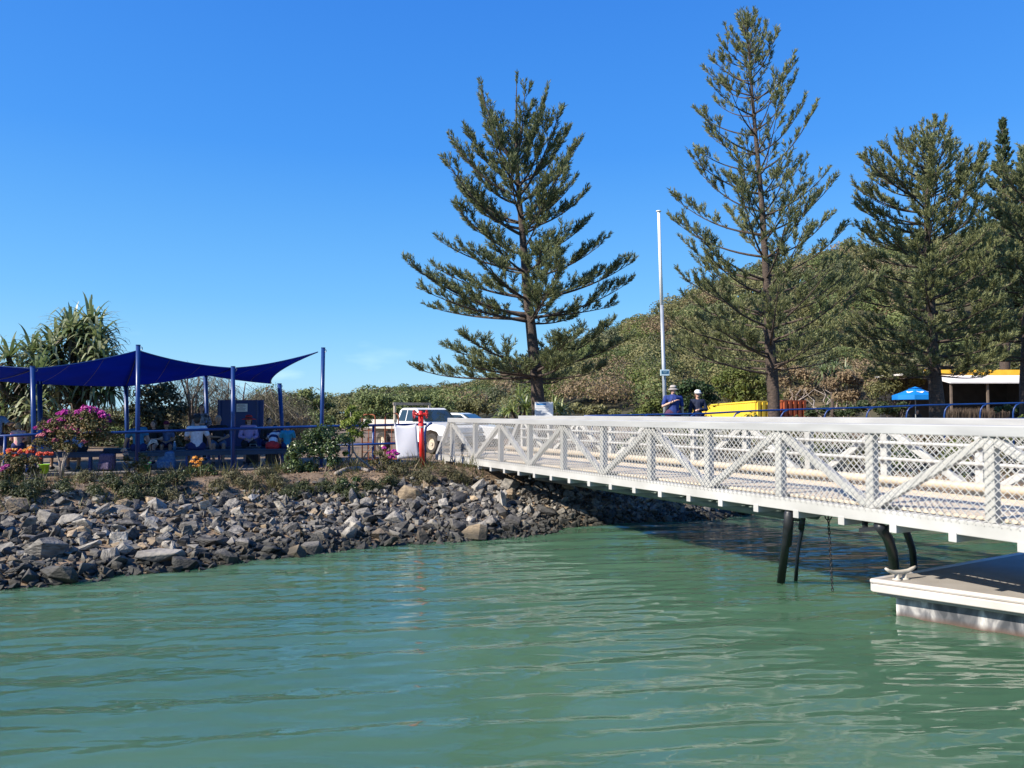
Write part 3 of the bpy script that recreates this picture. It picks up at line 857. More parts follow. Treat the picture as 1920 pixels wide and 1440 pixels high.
post("shade_post", "short blue post in front of the notice board", 437, 19.4, 437, 688)
post("shade_post", "tall blue post at the right end holding the sail tip", 602, 20.4, 606, 653)
post("shade_post", "dark rear post rising behind the dark shrub", 240, 22.5, 236, 722, .06)
post("shade_post", "leaning rear post beside the standing dark-haired woman", 391, 24, 385, 702, .062)
post("shade_post", "leaning rear post behind the child in teal", 533, 23.6, 524, 720, .062)
post("shade_post", "dark rear post just right of the far left one", 77, 20.5, 74, 705, .06)
M_SAIL = mat("blue_sail_cloth", (0.002, 0.055, 0.36), (0.002, 0.045, 0.30), 1.2, .75, bump=.002, bscale=160, trans=.55, spec=.08)
def sail(label, A, B, C, D, curve=(.0, .0, .0, .0), n=22):
    """four corners in turn, edges drawn in towards the middle"""
    A, B, C, D = (np.array(list(p)) for p in (A, B, C, D))
    cen = (A + B + C + D) / 4
    def edge(p, q, s, k):
        m = (p + q) / 2; pull = (cen - m); pull[2] *= .4
        s = np.linspace(0, 1, n) if s is None else s
        return p[None] * (1 - s[:, None]) + q[None] * s[:, None] + pull[None] * (4 * s * (1 - s))[:, None] * k + np.array([0, 0, -1.0])[None] * (4 * s * (1 - s))[:, None] * .05
    s = np.linspace(0, 1, n)
    ab, dc, ad, bc = edge(A, B, s, curve[0]), edge(D, C, s, curve[2]), edge(A, D, s, curve[3]), edge(B, C, s, curve[1])
    u, v = s[:, None, None], s[None, :, None]
    S = (1 - v) * ab[:, None] + v * dc[:, None] + (1 - u) * ad[None] + u * bc[None] - ((1 - u) * (1 - v) * A + u * (1 - v) * B + u * v * C + (1 - u) * v * D)
    t = thing("shade_sail", label, "shade sail", (cen[0], cen[1], cen[2]), "blue shade sails over the seats")
    i = np.arange(n - 1)[:, None] * n; j = np.arange(n - 1)[None]
    f = np.stack([i + j, i + n + j, i + n + j + 1, i + j + 1], -1).reshape(-1, 4)
    mb = MB(); mb.add(S.reshape(-1, 3), f); o = mb.build("cloth", M_SAIL, t, smooth=True)
    md = o.modifiers.new("thick", 'SOLIDIFY'); md.thickness = .006
    mb = MB()
    for e in (ab, bc, dc, ad): mb.tube(e, .014, 6)
    mb.build("hem", M_BLUE, t, smooth=True)
    for i_ in (7, 14):
        mb = MB(); mb.tube(S[i_] - np.array([0, 0, .006]), .006, 5); mb.build("seam", M_BLUE, t, smooth=True)
    return t
cA, cB, cC, cD = P(66, 691, 17.45), P(259, 657, 18.36), P(437, 690, 19.45), P(596, 660, 20.45)
rA, rB, rC, rZ = P(236, 724, 22.5), P(386, 703, 24), P(508, 719, 23.6), P(-190, 690, 21.5)
sail("broad left blue sail rising to the tall post", cA, cB, rA, P(-20, 713, 20.8), (.05, .0, .06, .0))
sail("middle blue sail sloping down from the tall post to the short one", cB, cC, rB, rA, (.10, .0, .12, .0))
sail("right blue sail with a narrow tip pulled up to the end post", cC, cD, rC, rB, (.16, .34, .12, .0))
sail("blue sail strip cut off by the left picture edge", P(-220, 655, 16.6), cA, P(-20, 713, 20.8), rZ, (.10, .0, .08, .06))
# ------------------------------------------------------------------ blue rail fence on the left
def rail_fence():
    pts = [(-60, 821, 16.8), (62, 815, 17.35), (258, 810, 18.25), (437, 804, 19.35), (602, 799.5, 20.3), (800, 795.5, 20.9)]
    W = [P(*p) for p in pts]
    t = thing("rail_fence", "dark blue pipe rail fence along the bank in front of the seats", "fence", (W[3].x, W[3].y, gz(W[3].x, W[3].y)))
    mb = MB(); mb.tube(W, .035, 10); mb.build("top_rail", M_BLUE, t, smooth=True)
    lo = [Vector((w.x, w.y, w.z - .50)) for w in W]
    mb = MB(); mb.tube(lo[:2], .026, 8); mb.tube(lo[4:], .03, 8); mb.build("mid_rail", M_BLUE, t, smooth=True)
    for px, D in ((10, 17.1), (655, 20.5), (700, 20.65), (747, 20.8)):
        a = P(px, 800, D); z = np.interp(px, [p[0] for p in pts], [w.z for w in W])
        mb = MB(); mb.tube([(a.x, a.y, gz(a.x, a.y) - .1), (a.x, a.y, z)], .034, 10); mb.build("fence_post", M_BLUE, t, smooth=True)
    # end post bent over into the top rail
    e = P(800, 860, 20.9); z1 = W[-1].z
    q = [(e.x - .05, e.y, gz(e.x, e.y) - .1), (e.x - .05, e.y, z1 - .25), (e.x - .02, e.y, z1 - .08), (e.x + .06, e.y, z1 + .0), (e.x + .14, e.y, z1 + .03)]
    mb = MB(); mb.tube(q, .034, 10); mb.build("fence_post", M_BLUE, t, smooth=True)
rail_fence()
def quay_rail():
    pts = [(1095, 780, 21.6), (1180, 778.5, 22), (1320, 775.5, 22.4), (1410, 770.5, 22.6), (1500, 767.5, 23), (1630, 764, 23.2), (1740, 759.5, 23.4), (1920, 755.5, 23.8), (2060, 752, 24.2)]
    W = [P(*p) for p in pts]
    t = thing("quay_rail", "blue pipe railing with curved posts along the quay above the gangway", "railing", (W[4].x, W[4].y, gz(W[4].x, W[4].y)))
    mb = MB(); mb.tube(W, .028, 10); mb.build("top_rail", M_BLUE, t, smooth=True)
    lo = [Vector((w.x, w.y, w.z - .48)) for w in W]
    mb = MB(); mb.tube(lo, .026, 8); mb.build("mid_rail", M_BLUE, t, smooth=True)
    xs = [p[0] for p in pts]
    for px in (1110, 1200, 1290, 1373, 1463, 1545, 1624, 1699, 1770, 1837, 1899, 1965, 2030):
        D = np.interp(px, xs, [p[2] for p in pts]); z = np.interp(px, xs, [w.z for w in W]); y = np.interp(px, xs, [p[1] for p in pts])
        a = P(px, y, D)
        q = [(a.x, a.y, gz(a.x, a.y) - .1), (a.x, a.y, z - .32), (a.x + .03, a.y, z - .17), (a.x + .10, a.y, z - .06), (a.x + .22, a.y, z - .005)]
        mb = MB(); mb.tube(q, .024, 8); mb.build("rail_post", M_BLUE, t, smooth=True)
quay_rail()

# ------------------------------------------------------------------ seats and floor slab under the sails
def bx(px, D): return np.array([(px - 960) / F * D, D])
NB0, NB1 = bx(235, 18.95), bx(548, 20.5)
BD = (NB1 - NB0) / np.linalg.norm(NB1 - NB0); BN = np.array([-BD[1], BD[0]])
SEATZ = 1.57
def bench(label, off, a, b, legs):
    A, B = NB0 + BN * off + BD * a, NB0 + BN * off + BD * b
    c = (A + B) / 2
    t = thing("bench", label, "bench", (c[0], c[1], gz(*c)))
    for k in (-1, 0, 1):
        mb = MB(); o = BN * k * .145; mb.beam((*(A + o), SEATZ - .02), (*(B + o), SEATZ - .02), .13, .04)
        bevel(mb.build("seat_plank", M_BENCH, t), .006)
    mb = MB(); mb.beam((*(A - BN * .2), SEATZ - .085), (*(B - BN * .2), SEATZ - .085), .04, .09); mb.beam((*(A + BN * .2), SEATZ - .085), (*(B + BN * .2), SEATZ - .085), .04, .09)
    mb.build("apron", M_BENCH, t)
    L = np.linalg.norm(B - A)
    for s in np.linspace(.25, L - .25, legs):
        p = A + BD * s; mb = MB()
        for k in (-1, 1):
            q = p + BN * k * .17; mb.beam((*q, gz(*q)), (*q, SEATZ - .04), .05, .05, up=(BN[0], BN[1], 0))
        mb.build("leg", M_BLUE, t)
bench("long dark blue bench nearest the bank under the sails", 0, 0, np.linalg.norm(NB1 - NB0), 4)
bench("dark blue bench behind the first one facing the water", 1.75, -.6, 3.9, 4)
bench("dark blue bench at the left end behind the bougainvillea", .2, -3.6, -.5, 3)
def floor_slab():
    a = NB0 - BN * .42 - BD * 3.9; b = NB1 - BN * .42 + BD * .25; c = NB1 + BN * 4 + BD * .25; d = NB0 + BN * 4 - BD * 3.9
    z = 1.10
    ring = [a, b, c, d]
    mb = MB(); v = [(*p, z - .22) for p in ring] + [(*p, z) for p in ring]
    mb.add(v, [(0, 3, 2, 1), (4, 5, 6, 7)] + [(i, (i + 1) % 4, (i + 1) % 4 + 4, i + 4) for i in range(4)])
    tag(bevel(mb.build("paved_terrace", mat("worn_paving", (.22,.20,.18),(.15,.14,.125),3,.9,bump=.004,bscale=35)), .015), kind='structure')
floor_slab()
FLOORZ = 1.10
def notice_board():
    D = 23.3; a, b = P(408, 800, D), P(494, 800, D)
    z0 = 1.25; z1 = P(450, 750, D).z; c = (a + b) / 2
    t = thing("notice_board", "tall dark blue panel board with a white notice behind the seats", "board", (c.x, c.y, FLOORZ))
    w = b.x - a.x
    m_p = mat("navy_panel", (0.012, 0.04, 0.17), (0.010, 0.034, 0.145), 2, .45)
    mb = MB(); mb.box((c.x, c.y, (z0 + z1) / 2), (w, .05, z1 - z0)); bevel(mb.build("panel", m_p, t), .006)
    for fx in (.055, .885):
        mb = MB(); mb.box((a.x + w * fx, c.y - .04, (FLOORZ + z1) / 2), (.06, .06, z1 - FLOORZ - .01)); bevel(mb.build("upright", M_BLUE, t), .01)
    q = P(453.5, 764.5, D - .05); 
    mb = MB(); mb.box((q.x, c.y - .037, q.z), (.33, .012, .24)); o = mb.build("notice", M_WHITE, t)
    mb = MB()
    for k in range(7):
        wd = (.2, .26, .26, .1, .27, .24, .26)[k]; mb.box((q.x - .02, c.y - .0445, q.z + .085 - k * .027), (wd, .002, .008 if k else .014))
    mb.build("text_lines", mat("ink", (.09, .1, .13), None, 5, .8), o)
notice_board()
# ------------------------------------------------------------------ fire standpipe, banner, trolleys
M_RED = mat("red_enamel", (0.62, 0.03, 0.022), (0.52, 0.022, 0.016), 3, .3, bump=.0006, bscale=40)
def standpipe():
    b = P(792, 868, 20.1); z0 = gz(b.x, b.y); top = P(789, 778, 20.1)
    t = thing("standpipe", "red fire standpipe with two wheel valves beside the white banner", "standpipe", (b.x, b.y, z0))
    A = np.array([b.x, b.y, z0 - .05]); B = np.array([top.x, top.y, top.z])
    mb = MB(); mb.tube([A, B], .068, 18)
    mb.lathe(B, [(.068, -.02), (.092, -.02), (.092, .03), (.06, .05), (.06, .1), (0, .11)], 18)
    mb.build("pipe", M_RED, t, smooth=True)
    mb = MB(); mb.lathe((b.x, b.y, z0), [(0, 0), (.13, 0), (.13, .03), (.08, .035)], 18); mb.build("base_flange", M_RED, t)
    for s in (-1, 1):
        c = B + np.array([s * .145, -.02, .02])
        mb = MB(); mb.tube([B + np.array([0, 0, .01]), c], .042, 12); th = np.linspace(0, 2 * math.pi, 17)
        mb.tube([c + np.array([s * .02 + .015 * math.cos(x), -.05 + .11 * math.cos(x), .11 * math.sin(x)]) for x in th], .013, 6, cap=False)
        for x in (0, 2.1, 4.2): mb.tube([c + np.array([s * .02, -.05, 0]), c + np.array([s * .02, -.05 + .085 * math.cos(x), .085 * math.sin(x)])], .009, 6)
        mb.ball(c + np.array([s * .02, -.05, 0]), .025, 8)
        mb.build("wheel_valve", M_RED, t, smooth=True)
    q = A + (B - A) * .78; mb = MB(); mb.lathe(q, [(.07, -.02), (.074, -.02), (.074, .02), (.07, .02)], 16); mb.build("clamp_band", M_ALU, t)
standpipe()
def banner():
    D = 20.62
    c = [P(739, 796.5, D), P(781, 795, D), P(786, 858, D + .0), P(745, 861, D)]
    t = thing("banner", "blank white cloth banner tied to the blue rail", "banner", (c[0] + c[2]) / 2)
    n = 12; S = []
    for i in range(n):
        for j in range(n):
            u, v = i / (n - 1), j / (n - 1)
            p = (c[0] * (1 - u) + c[1] * u) * (1 - v) + (c[3] * (1 - u) + c[2] * u) * v
            S.append((p.x, p.y - .02 - .03 * math.sin(v * math.pi) * (0.4 + .6 * u) + .012 * math.sin(5 * u + 3 * v), p.z - .035 * math.sin(u * math.pi) * (1 - v)))
    i = np.arange(n - 1)[:, None] * n; j = np.arange(n - 1)[None]
    f = np.stack([i + j, i + n + j, i + n + j + 1, i + j + 1], -1).reshape(-1, 4)
    mb = MB(); mb.add(S, f); o = mb.build("cloth", mat("white_banner_cloth", (.72, .73, .78), (.66, .67, .72), 2, .8, trans=.25), t, smooth=True)
    o.modifiers.new("thick", 'SOLIDIFY').thickness = .004
    for k in (0, 1):
        p = c[k]; mb = MB(); th = np.linspace(0, 2 * math.pi, 9)
        mb.tube([(p.x + (.02 if k == 0 else -.02), p.y + .04 * math.cos(x), p.z + .01 + .05 * math.sin(x)) for x in th], .006, 5, cap=False); mb.build("tie", M_WHITE, t)
banner()
def trolley(label, px0, px1, ytop, ybot, D):
    a, b = P(px0, ybot, D), P(px1, ybot, D); z0 = gz((a.x + b.x) / 2, D); zt = P(px0, ytop, D).z
    t = thing("luggage_trolley", label, "trolley", ((a.x + b.x) / 2, D, z0), "rusty luggage trolleys behind the rail")
    x0, x1 = a.x, b.x; r = .018
    mb = MB()
    pts = [(x0, D, z0 + .14), (x0, D, zt - .09), (x0 + .02, D, zt - .03), (x0 + .08, D, zt), (x1 - .08, D, zt), (x1 - .02, D, zt - .03), (x1, D, zt - .09), (x1, D, z0 + .14)]
    mb.tube(pts, r, 8); mb.build("push_handle", M_RUST, t, smooth=True)
    mb = MB()
    for z in (z0 + .35, z0 + .62, z0 + .95): mb.tube([(x0, D, z), (x1, D, z)], .013, 6)
    xm = (x0 + x1) / 2; mb.tube([(xm, D, z0 + .14), (xm, D, zt - .33)], .012, 6)
    mb.build("cross_bars", M_RUST, t)
    L = .85; mb = MB(); mb.box((xm, D + L / 2, z0 + .15), (x1 - x0 + .06, L, .035)); bevel(mb.build("platform", M_RUST, t), .005)
    for sx in (x0 + .05, x1 - .05):
        for y in (D + .12, D + L - .12):
            mb = MB(); mb.lathe((sx - .02, y, z0 + .085), [(0, 0), (.06, 0), (.085, .008), (.085, .032), (.06, .04), (0, .04)], 14, axis=(1, 0, 0)); mb.build("wheel", M_RUBBER, t)
    mb = MB(); mb.tube([(x0, D + L, z0 + .16), (x0, D + L, z0 + .72), (x1, D + L, z0 + .72), (x1, D + L, z0 + .16)], r, 8); mb.build("front_hoop", M_RUST, t)
trolley("rusty orange luggage trolley half hidden by the yellow-green sapling", 679, 703, 777, 862, 21.3)
trolley("rusty orange luggage trolley next to the white banner", 722, 747, 775, 848, 21.5)

# ------------------------------------------------------------------ vehicles
def loft(sections, closed=True):
    """sections: list of rings (same count) -> MB"""
    mb = MB(); k = len(sections[0]); V = [p for s in sections for p in s]
    f = []
    for i in range(len(sections) - 1):
        for j in range(k if closed else k - 1):
            j2 = (j + 1) % k; f.append((i * k + j, i * k + j2, (i + 1) * k + j2, (i + 1) * k + j))
    f.append(tuple(range(k))[::-1]); f.append(tuple(range((len(sections) - 1) * k, len(sections) * k)))
    return mb.add(V, f)
def prof_body(prof, w, inset=.06, taper=None):
    """side profile (x,z) extruded over width w; the upper points pulled in"""
    zs = [p[1] for p in prof]; zmax, zmin = max(zs), min(zs)
    secs = []
    for y, s in ((-w / 2, 1), (-w / 2 + .05, 0), (w / 2 - .05, 0), (w / 2, 1)):
        ring = []
        for x, z in prof:
            k = max(0, (z - (taper or zmax)) / max(.01, zmax - (taper or zmax))) if taper else 0
            yy = y * (1 - .16 * k) 
            ring.append((x, yy, z - (.03 if s and z > zmin + .1 else 0)))
        secs.append(ring)
    return loft(secs)
def xform(o, loc, ang):
    for ch in [o] : 
        ch.location = loc; ch.rotation_euler = (0, 0, ang)
def wheel(t, x, y, r, w, hub):
    mb = MB(); s = 1 if y > 0 else -1
    mb.lathe((x, y - s * w / 2, r), [(r * .6, 0), (r * .92, 0), (r, w * .2), (r, w * .8), (r * .92, w), (r * .6, w)], 24, axis=(0, s, 0)); o = mb.build("tyre", M_RUBBER, t, smooth=False)
    mb = MB(); mb.lathe((x, y - s * w / 2, r), [(0, w * .75), (r * .16, w * .86), (r * .2, w * .7), (r * .5, w * .72), (r * .6, w * .98), (r * .62, w * .5), (0, w * .4)], 20, axis=(0, s, 0)); mb.build("rim", hub, t, smooth=False)
def ute():
    # built along +x (nose at +x), then turned
    t = thing("utility_truck", "white flat-tray utility truck with a timber ladder rack parked behind the rail", "truck", (0, 0, 0))
    m_w = mat("white_car_paint", (.74, .74, .73), (.70, .70, .69), 1.5, .22, spec=.6, rrange=.05)
    r = .36; W = 1.72
    low = [(2.35, .42), (2.42, .62), (2.38, .92), (2.2, 1.0), (1.15, 1.10), (-.55, 1.10), (-.62, .45), (.95, .38), (1.0, .62), (1.2, .80), (1.55, .86), (1.9, .80), (2.08, .62), (2.12, .42)]
    o = prof_body(low, W).build("body", m_w, t); bevel(o, .03, 3, 30)
    cab = [(1.12, 1.09), (.52, 1.56), (.40, 1.62), (-.38, 1.62), (-.50, 1.55), (-.55, 1.09)]
    o = prof_body(cab, W - .06, taper=1.09).build("cab", m_w, t); bevel(o, .03, 3, 30)
    # glass a little proud of the cab
    g = [(1.0, 1.14), (.50, 1.53), (.02, 1.55), (.02, 1.14)]; g2 = [(-.03, 1.14), (-.03, 1.55), (-.36, 1.55), (-.46, 1.14)]
    for s in (-1, 1):
        for q, nm in ((g, "side_window"), (g2, "side_window")):
            mb = MB(); V = []
            for x, z in q:
                k = (z - 1.09) / .53; V.append((x, s * ((W - .06) / 2 * (1 - .16 * k) + .004), z))
            mb.add(V + [(a, b - s * .02, c) for a, b, c in V], [(0, 1, 2, 3), (4, 7, 6, 5), (0, 4, 5, 1), (1, 5, 6, 2), (2, 6, 7, 3), (3, 7, 4, 0)]); mb.build(nm, M_GLASS, t)
    mb = MB(); V = []
    for x, z, y in ((1.075, 1.14, .74), (1.075, 1.14, -.74), (.56, 1.545, -.66), (.56, 1.545, .66)): V.append((x + .012, y, z + .012))
    mb.add(V + [(a - .03, b, c - .03) for a, b, c in V], [(0, 1, 2, 3), (4, 7, 6, 5), (0, 4, 5, 1), (1, 5, 6, 2), (2, 6, 7, 3), (3, 7, 4, 0)]); mb.build("windscreen", M_GLASS, t)
    mb = MB(); mb.box((-.565, 0, 1.34), (.02, 1.25, .34)); mb.build("rear_window", M_GLASS, t)
    m_t = mat("cream_tray", (.55, .52, .45), (.47, .44, .38), 3, .6)
    mb = MB(); mb.box((-1.65, 0, .88), (2.1, 1.82, .06)); mb.box((-1.65, 0, .74), (2.0, .9, .16)); o = mb.build("tray", m_t, t)
    for s in (-1, 1):
        mb = MB(); mb.box((-1.65, s * .90, 1.05), (2.1, .03, .28)); bevel(mb.build("drop_side", m_t, t), .006)
    mb = MB(); mb.box((-2.70, 0, 1.05), (.03, 1.82, .28)); bevel(mb.build("tail_gate", m_t, t), .006)
    for s in (-1, 1):
        mb = MB(); mb.box((-.72, s * .80, 1.36), (.07, .07, .94)); mb.build("rack_post", mat("pale_timber", (.50, .43, .33), (.40, .34, .26), 6, .8), t)
    mb = MB(); mb.box((-.72, 0, 1.78), (.05, 1.75, .10)); mb.build("rack_rail", mat("grey_timber", (.30, .26, .21), (.22, .19, .15), 6, .8), t)
    hub = mat("dusty_steel_rim", (.50, .44, .33), (.36, .31, .24), 4, .55)
    for x in (1.56, -1.55):
        for s in (-1, 1): wheel(t, x, s * .74, r, .21, hub)
    m_g = mat("grey_bumper", (.17, .17, .175), (.13, .13, .135), 3, .5)
    mb = MB(); mb.box((2.44, 0, .52), (.14, 1.74, .24)); mb.box((2.2, .84, .56), (.5, .06, .2)); mb.box((2.2, -.84, .56), (.5, .06, .2)); bevel(mb.build("front_bumper", m_g, t), .03, 3)
    mb = MB()
    for s in (-.5, .5): mb.tube([(2.5, s, .55), (2.58, s, .85), (2.5, s, 1.08)], .03, 8)
    for z in (.75, 1.05): mb.tube([(2.55, -.75, z), (2.58, 0, z), (2.55, .75, z)], .03, 8)
    mb.build("bull_bar", M_ALU, t, smooth=True)
    for s in (-1, 1):
        mb = MB(); mb.box((2.40, s * .62, .82), (.06, .30, .16)); bevel(mb.build("headlight", mat("lamp_lens", (.55, .56, .58), None, 3, .15), t), .02)
        mb = MB(); mb.box((.86, s * 1.0, 1.2), (.1, .2, .16)); mb.beam((.86, s * .82, 1.14), (.86, s * .95, 1.17), .03, .03); bevel(mb.build("wing_mirror", M_BLACK, t), .02)
        mb = MB(); mb.box((.0, s * .868, .98), (.18, .012, .03)); mb.build("door_handle", M_BLACK, t)
    q = P(806, 852, 27.8); t.location = (q.x - 1.75, q.y + 1.3, 1.02); t.rotation_euler = (0, 0, R(-47))
    p = P(812, 852, 27.0)
    # front left wheel (x=1.56, y=-.74) stands at the photo's wheel
    a = R(-47); ox, oy = 1.56 * math.cos(a) + .74 * math.sin(a), 1.56 * math.sin(a) - .74 * math.cos(a)
    t.location = (p.x - ox, p.y - oy, gz(p.x, p.y))
ute()
def parked_car(label, px, D, col, ang=R(-20), name="parked_car"):
    t = thing(name, label, "car", (0, 0, 0))
    m_w = mat("car_" + col[0], col[1], None, 1.5, .22, spec=.6, rrange=.05)
    low = [(2.1, .35), (2.2, .55), (2.12, .78), (1.95, .86), (.95, .95), (-1.7, .98), (-2.05, .92), (-2.15, .6), (-2.05, .35)]
    bevel(prof_body(low, 1.74).build("body", m_w, t), .05, 3, 30)
    cab = [(1.0, .94), (.25, 1.40), (.0, 1.46), (-1.1, 1.46), (-1.5, 1.38), (-1.95, .96)]
    bevel(prof_body(cab, 1.66, taper=.94).build("cabin", m_w, t), .04, 3, 30)
    for s in (-1, 1):
        mb = MB(); V = []
        for x, z in ((.78, 1.0), (.2, 1.37), (-1.1, 1.40), (-1.6, 1.02)):
            k = (z - .94) / .52; V.append((x, s * (.83 * (1 - .16 * k) + .004), z))
        mb.add(V + [(a, b - s * .02, c) for a, b, c in V], [(0, 1, 2, 3), (4, 7, 6, 5), (0, 4, 5, 1), (1, 5, 6, 2), (2, 6, 7, 3), (3, 7, 4, 0)]); mb.build("side_window", M_GLASS, t)
    V = [(.98, .7, 1.0), (.98, -.7, 1.0), (.3, -.62, 1.40), (.3, .62, 1.40)]; mb = MB(); V = [(a + .012, b, c + .012) for a, b, c in V]
    mb.add(V + [(a - .03, b, c - .03) for a, b, c in V], [(0, 1, 2, 3), (4, 7, 6, 5), (0, 4, 5, 1), (1, 5, 6, 2), (2, 6, 7, 3), (3, 7, 4, 0)]); mb.build("windscreen", M_GLASS, t)
    for x in (1.35, -1.3):
        for s in (-1, 1): wheel(t, x, s * .76, .31, .2, M_ALU2)
    p = P(px, 800, D); t.location = (p.x, p.y, gz(p.x, p.y)); t.rotation_euler = (0, 0, ang)
parked_car("white car with dark windows parked beyond the truck", 868, 34, ("white", (.72, .73, .74)))

# ------------------------------------------------------------------ flagpole, signs, containers, umbrella, cafe
def flagpole():
    a, b = P(1249, 800, 24), P(1235, 397, 24); z = gz(a.x, a.y); a.z = z
    t = thing("flagpole", "tall bare white and grey flagpole leaning slightly left", "flagpole", (a.x, a.y, z))
    mb = MB(); mid = a.lerp(b, .60)
    mb.tube([a, mid], [.065, .056], 12); mb.build("lower_mast", mat("galvanised", (.36, .39, .43), (.28, .31, .35), 3, .45, .3), t, smooth=True)
    mb = MB(); mb.tube([mid, b], [.056, .045], 12); mb.lathe(b, [(.045, 0), (.08, .0), (.08, .03), (0, .05)], 12); mb.build("upper_mast", M_WHITE, t, smooth=True)
    q = P(1246, 699, 23.9); mb = MB(); mb.box((q.x, q.y - .05, q.z), (.28, .06, .19)); o = bevel(mb.build("sign_box", mat("pale_blue_frame", (.40, .52, .58), None, 2, .5), t), .008)
    mb = MB(); mb.box((q.x, q.y - .083, q.z + .015), (.22, .006, .10)); mb.build("sign_face", mat("deep_blue_sign", (.02, .09, .17), None, 2, .4), o)
    mb = MB(); mb.box((q.x, q.y - .087, q.z + .03), (.14, .003, .015)); mb.box((q.x, q.y - .087, q.z + .0), (.1, .003, .012)); mb.build("sign_lines", mat("grey_ink", (.2, .3, .33), None, 2, .6), o)
    mb = MB(); mb.tube([a + Vector((0.05, -.07, 1.2)), a + Vector((.05, -.06, 1.6))], .012, 6); mb.build("halyard_cleat", M_ALU2, t)
flagpole()
def tree_sign():
    q = P(1020, 768.5, 27.5); w, h = .66, .60
    t = thing("information_sign", "white information sign with a blue heading at the foot of the broad pine", "sign", (q.x, q.y, gz(q.x, q.y)))
    mb = MB(); mb.box((q.x, q.y, q.z - .02), (w, .03, h)); o = bevel(mb.build("sign_board", M_WHITE, t), .005)
    mb = MB(); mb.box((q.x - .10, q.y - .017, q.z + .2), (.36, .003, .07)); mb.build("blue_heading", mat("sign_blue", (.05, .22, .5), None, 3, .5), o)
    mb = MB()
    for k in range(7): mb.box((q.x - .05, q.y - .017, q.z + .11 - k * .055), ((.45, .5, .38, .48, .3, .47, .42)[k], .003, .014))
    mb.build("text_lines", mat("grey_print", (.32, .34, .40), None, 3, .6), o)
    for s in (-1, 1):
        mb = MB(); mb.box((q.x + s * .25, q.y + .035, (gz(q.x, q.y) + q.z + .2) / 2), (.05, .04, q.z + .2 - gz(q.x, q.y))); mb.build("sign_leg", M_ALU2, t)
tree_sign()
def container(label, A, B, C, ztopA, ztopB, z0, m):
    """A-B long side top corners (far, near), C near end's other corner"""
    A, B, C = np.array(A), np.array(B), np.array(C)
    t = thing("container", label, "container", (*(A + C) / 2, z0))
    Dd = A + (C - B)
    mb = MB()
    ring = [A, B, C, Dd]; zt = [ztopA, ztopB, ztopB, ztopA]
    v = [(*p, z0) for p in ring] + [(*p, z) for p, z in zip(ring, zt)]
    mb.add(v, [(0, 3, 2, 1), (4, 5, 6, 7)] + [(i, (i + 1) % 4, (i + 1) % 4 + 4, i + 4) for i in range(4)])
    mb.build("shell", m, t)
    mb = MB()  # corrugation ribs on long side and end
    def ribs(p, q, za, zb, n, dep, out):
        for k in range(n):
            u = (k + .5) / n; c = p + (q - p) * u; z1 = za + (zb - za) * u
            d = (q - p) / np.linalg.norm(q - p)
            mb.beam((*(c + out * dep / 2), z0 + .15), (*(c + out * dep / 2), z1 - .12), np.linalg.norm(q - p) / n * .5, dep, up=(out[0], out[1], 0))
    d = (B - A) / np.linalg.norm(B - A); o1 = np.array([d[1], -d[0]]); d2 = (C - B) / np.linalg.norm(C - B); o2 = np.array([d2[1], -d2[0]])
    ribs(A, B, ztopA, ztopB, max(4, int(np.linalg.norm(B - A) / .5)), .014, o1)
    mb.build("side_corrugation", m, t)
    mb = MB(); ribs(B, C, ztopB, ztopB, 5, .16, o2); mb.build("end_door_bars", m, t)
    mb = MB()
    for p, q, za, zb in ((A, B, ztopA, ztopB), (B, C, ztopB, ztopB)):
        mb.beam((*p, za - .05), (*q, zb - .05), .14, .13)
    mb.build("top_frame", m, t)
M_YEL = mat("yellow_container_paint", (.74, .52, .05), (.67, .46, .04), 1.2, .5)
M_ORR = mat("rust_red_container_paint", (.36, .085, .03), (.27, .06, .022), 1.2, .6)
container("yellow steel container with ribbed end beyond the two standing people", bx(1296, 80), bx(1416, 66), bx(1462, 67), 3.25, 3.57, .9, M_YEL)
container("rust red container beside the tall thin pine", bx(1448, 76), bx(1466, 68), bx(1511, 69), 3.6, 3.66, .9, M_ORR)
parked_car("low white vehicle between the two standing people", 1288, 44, ("white", (.72, .73, .74)), R(10))
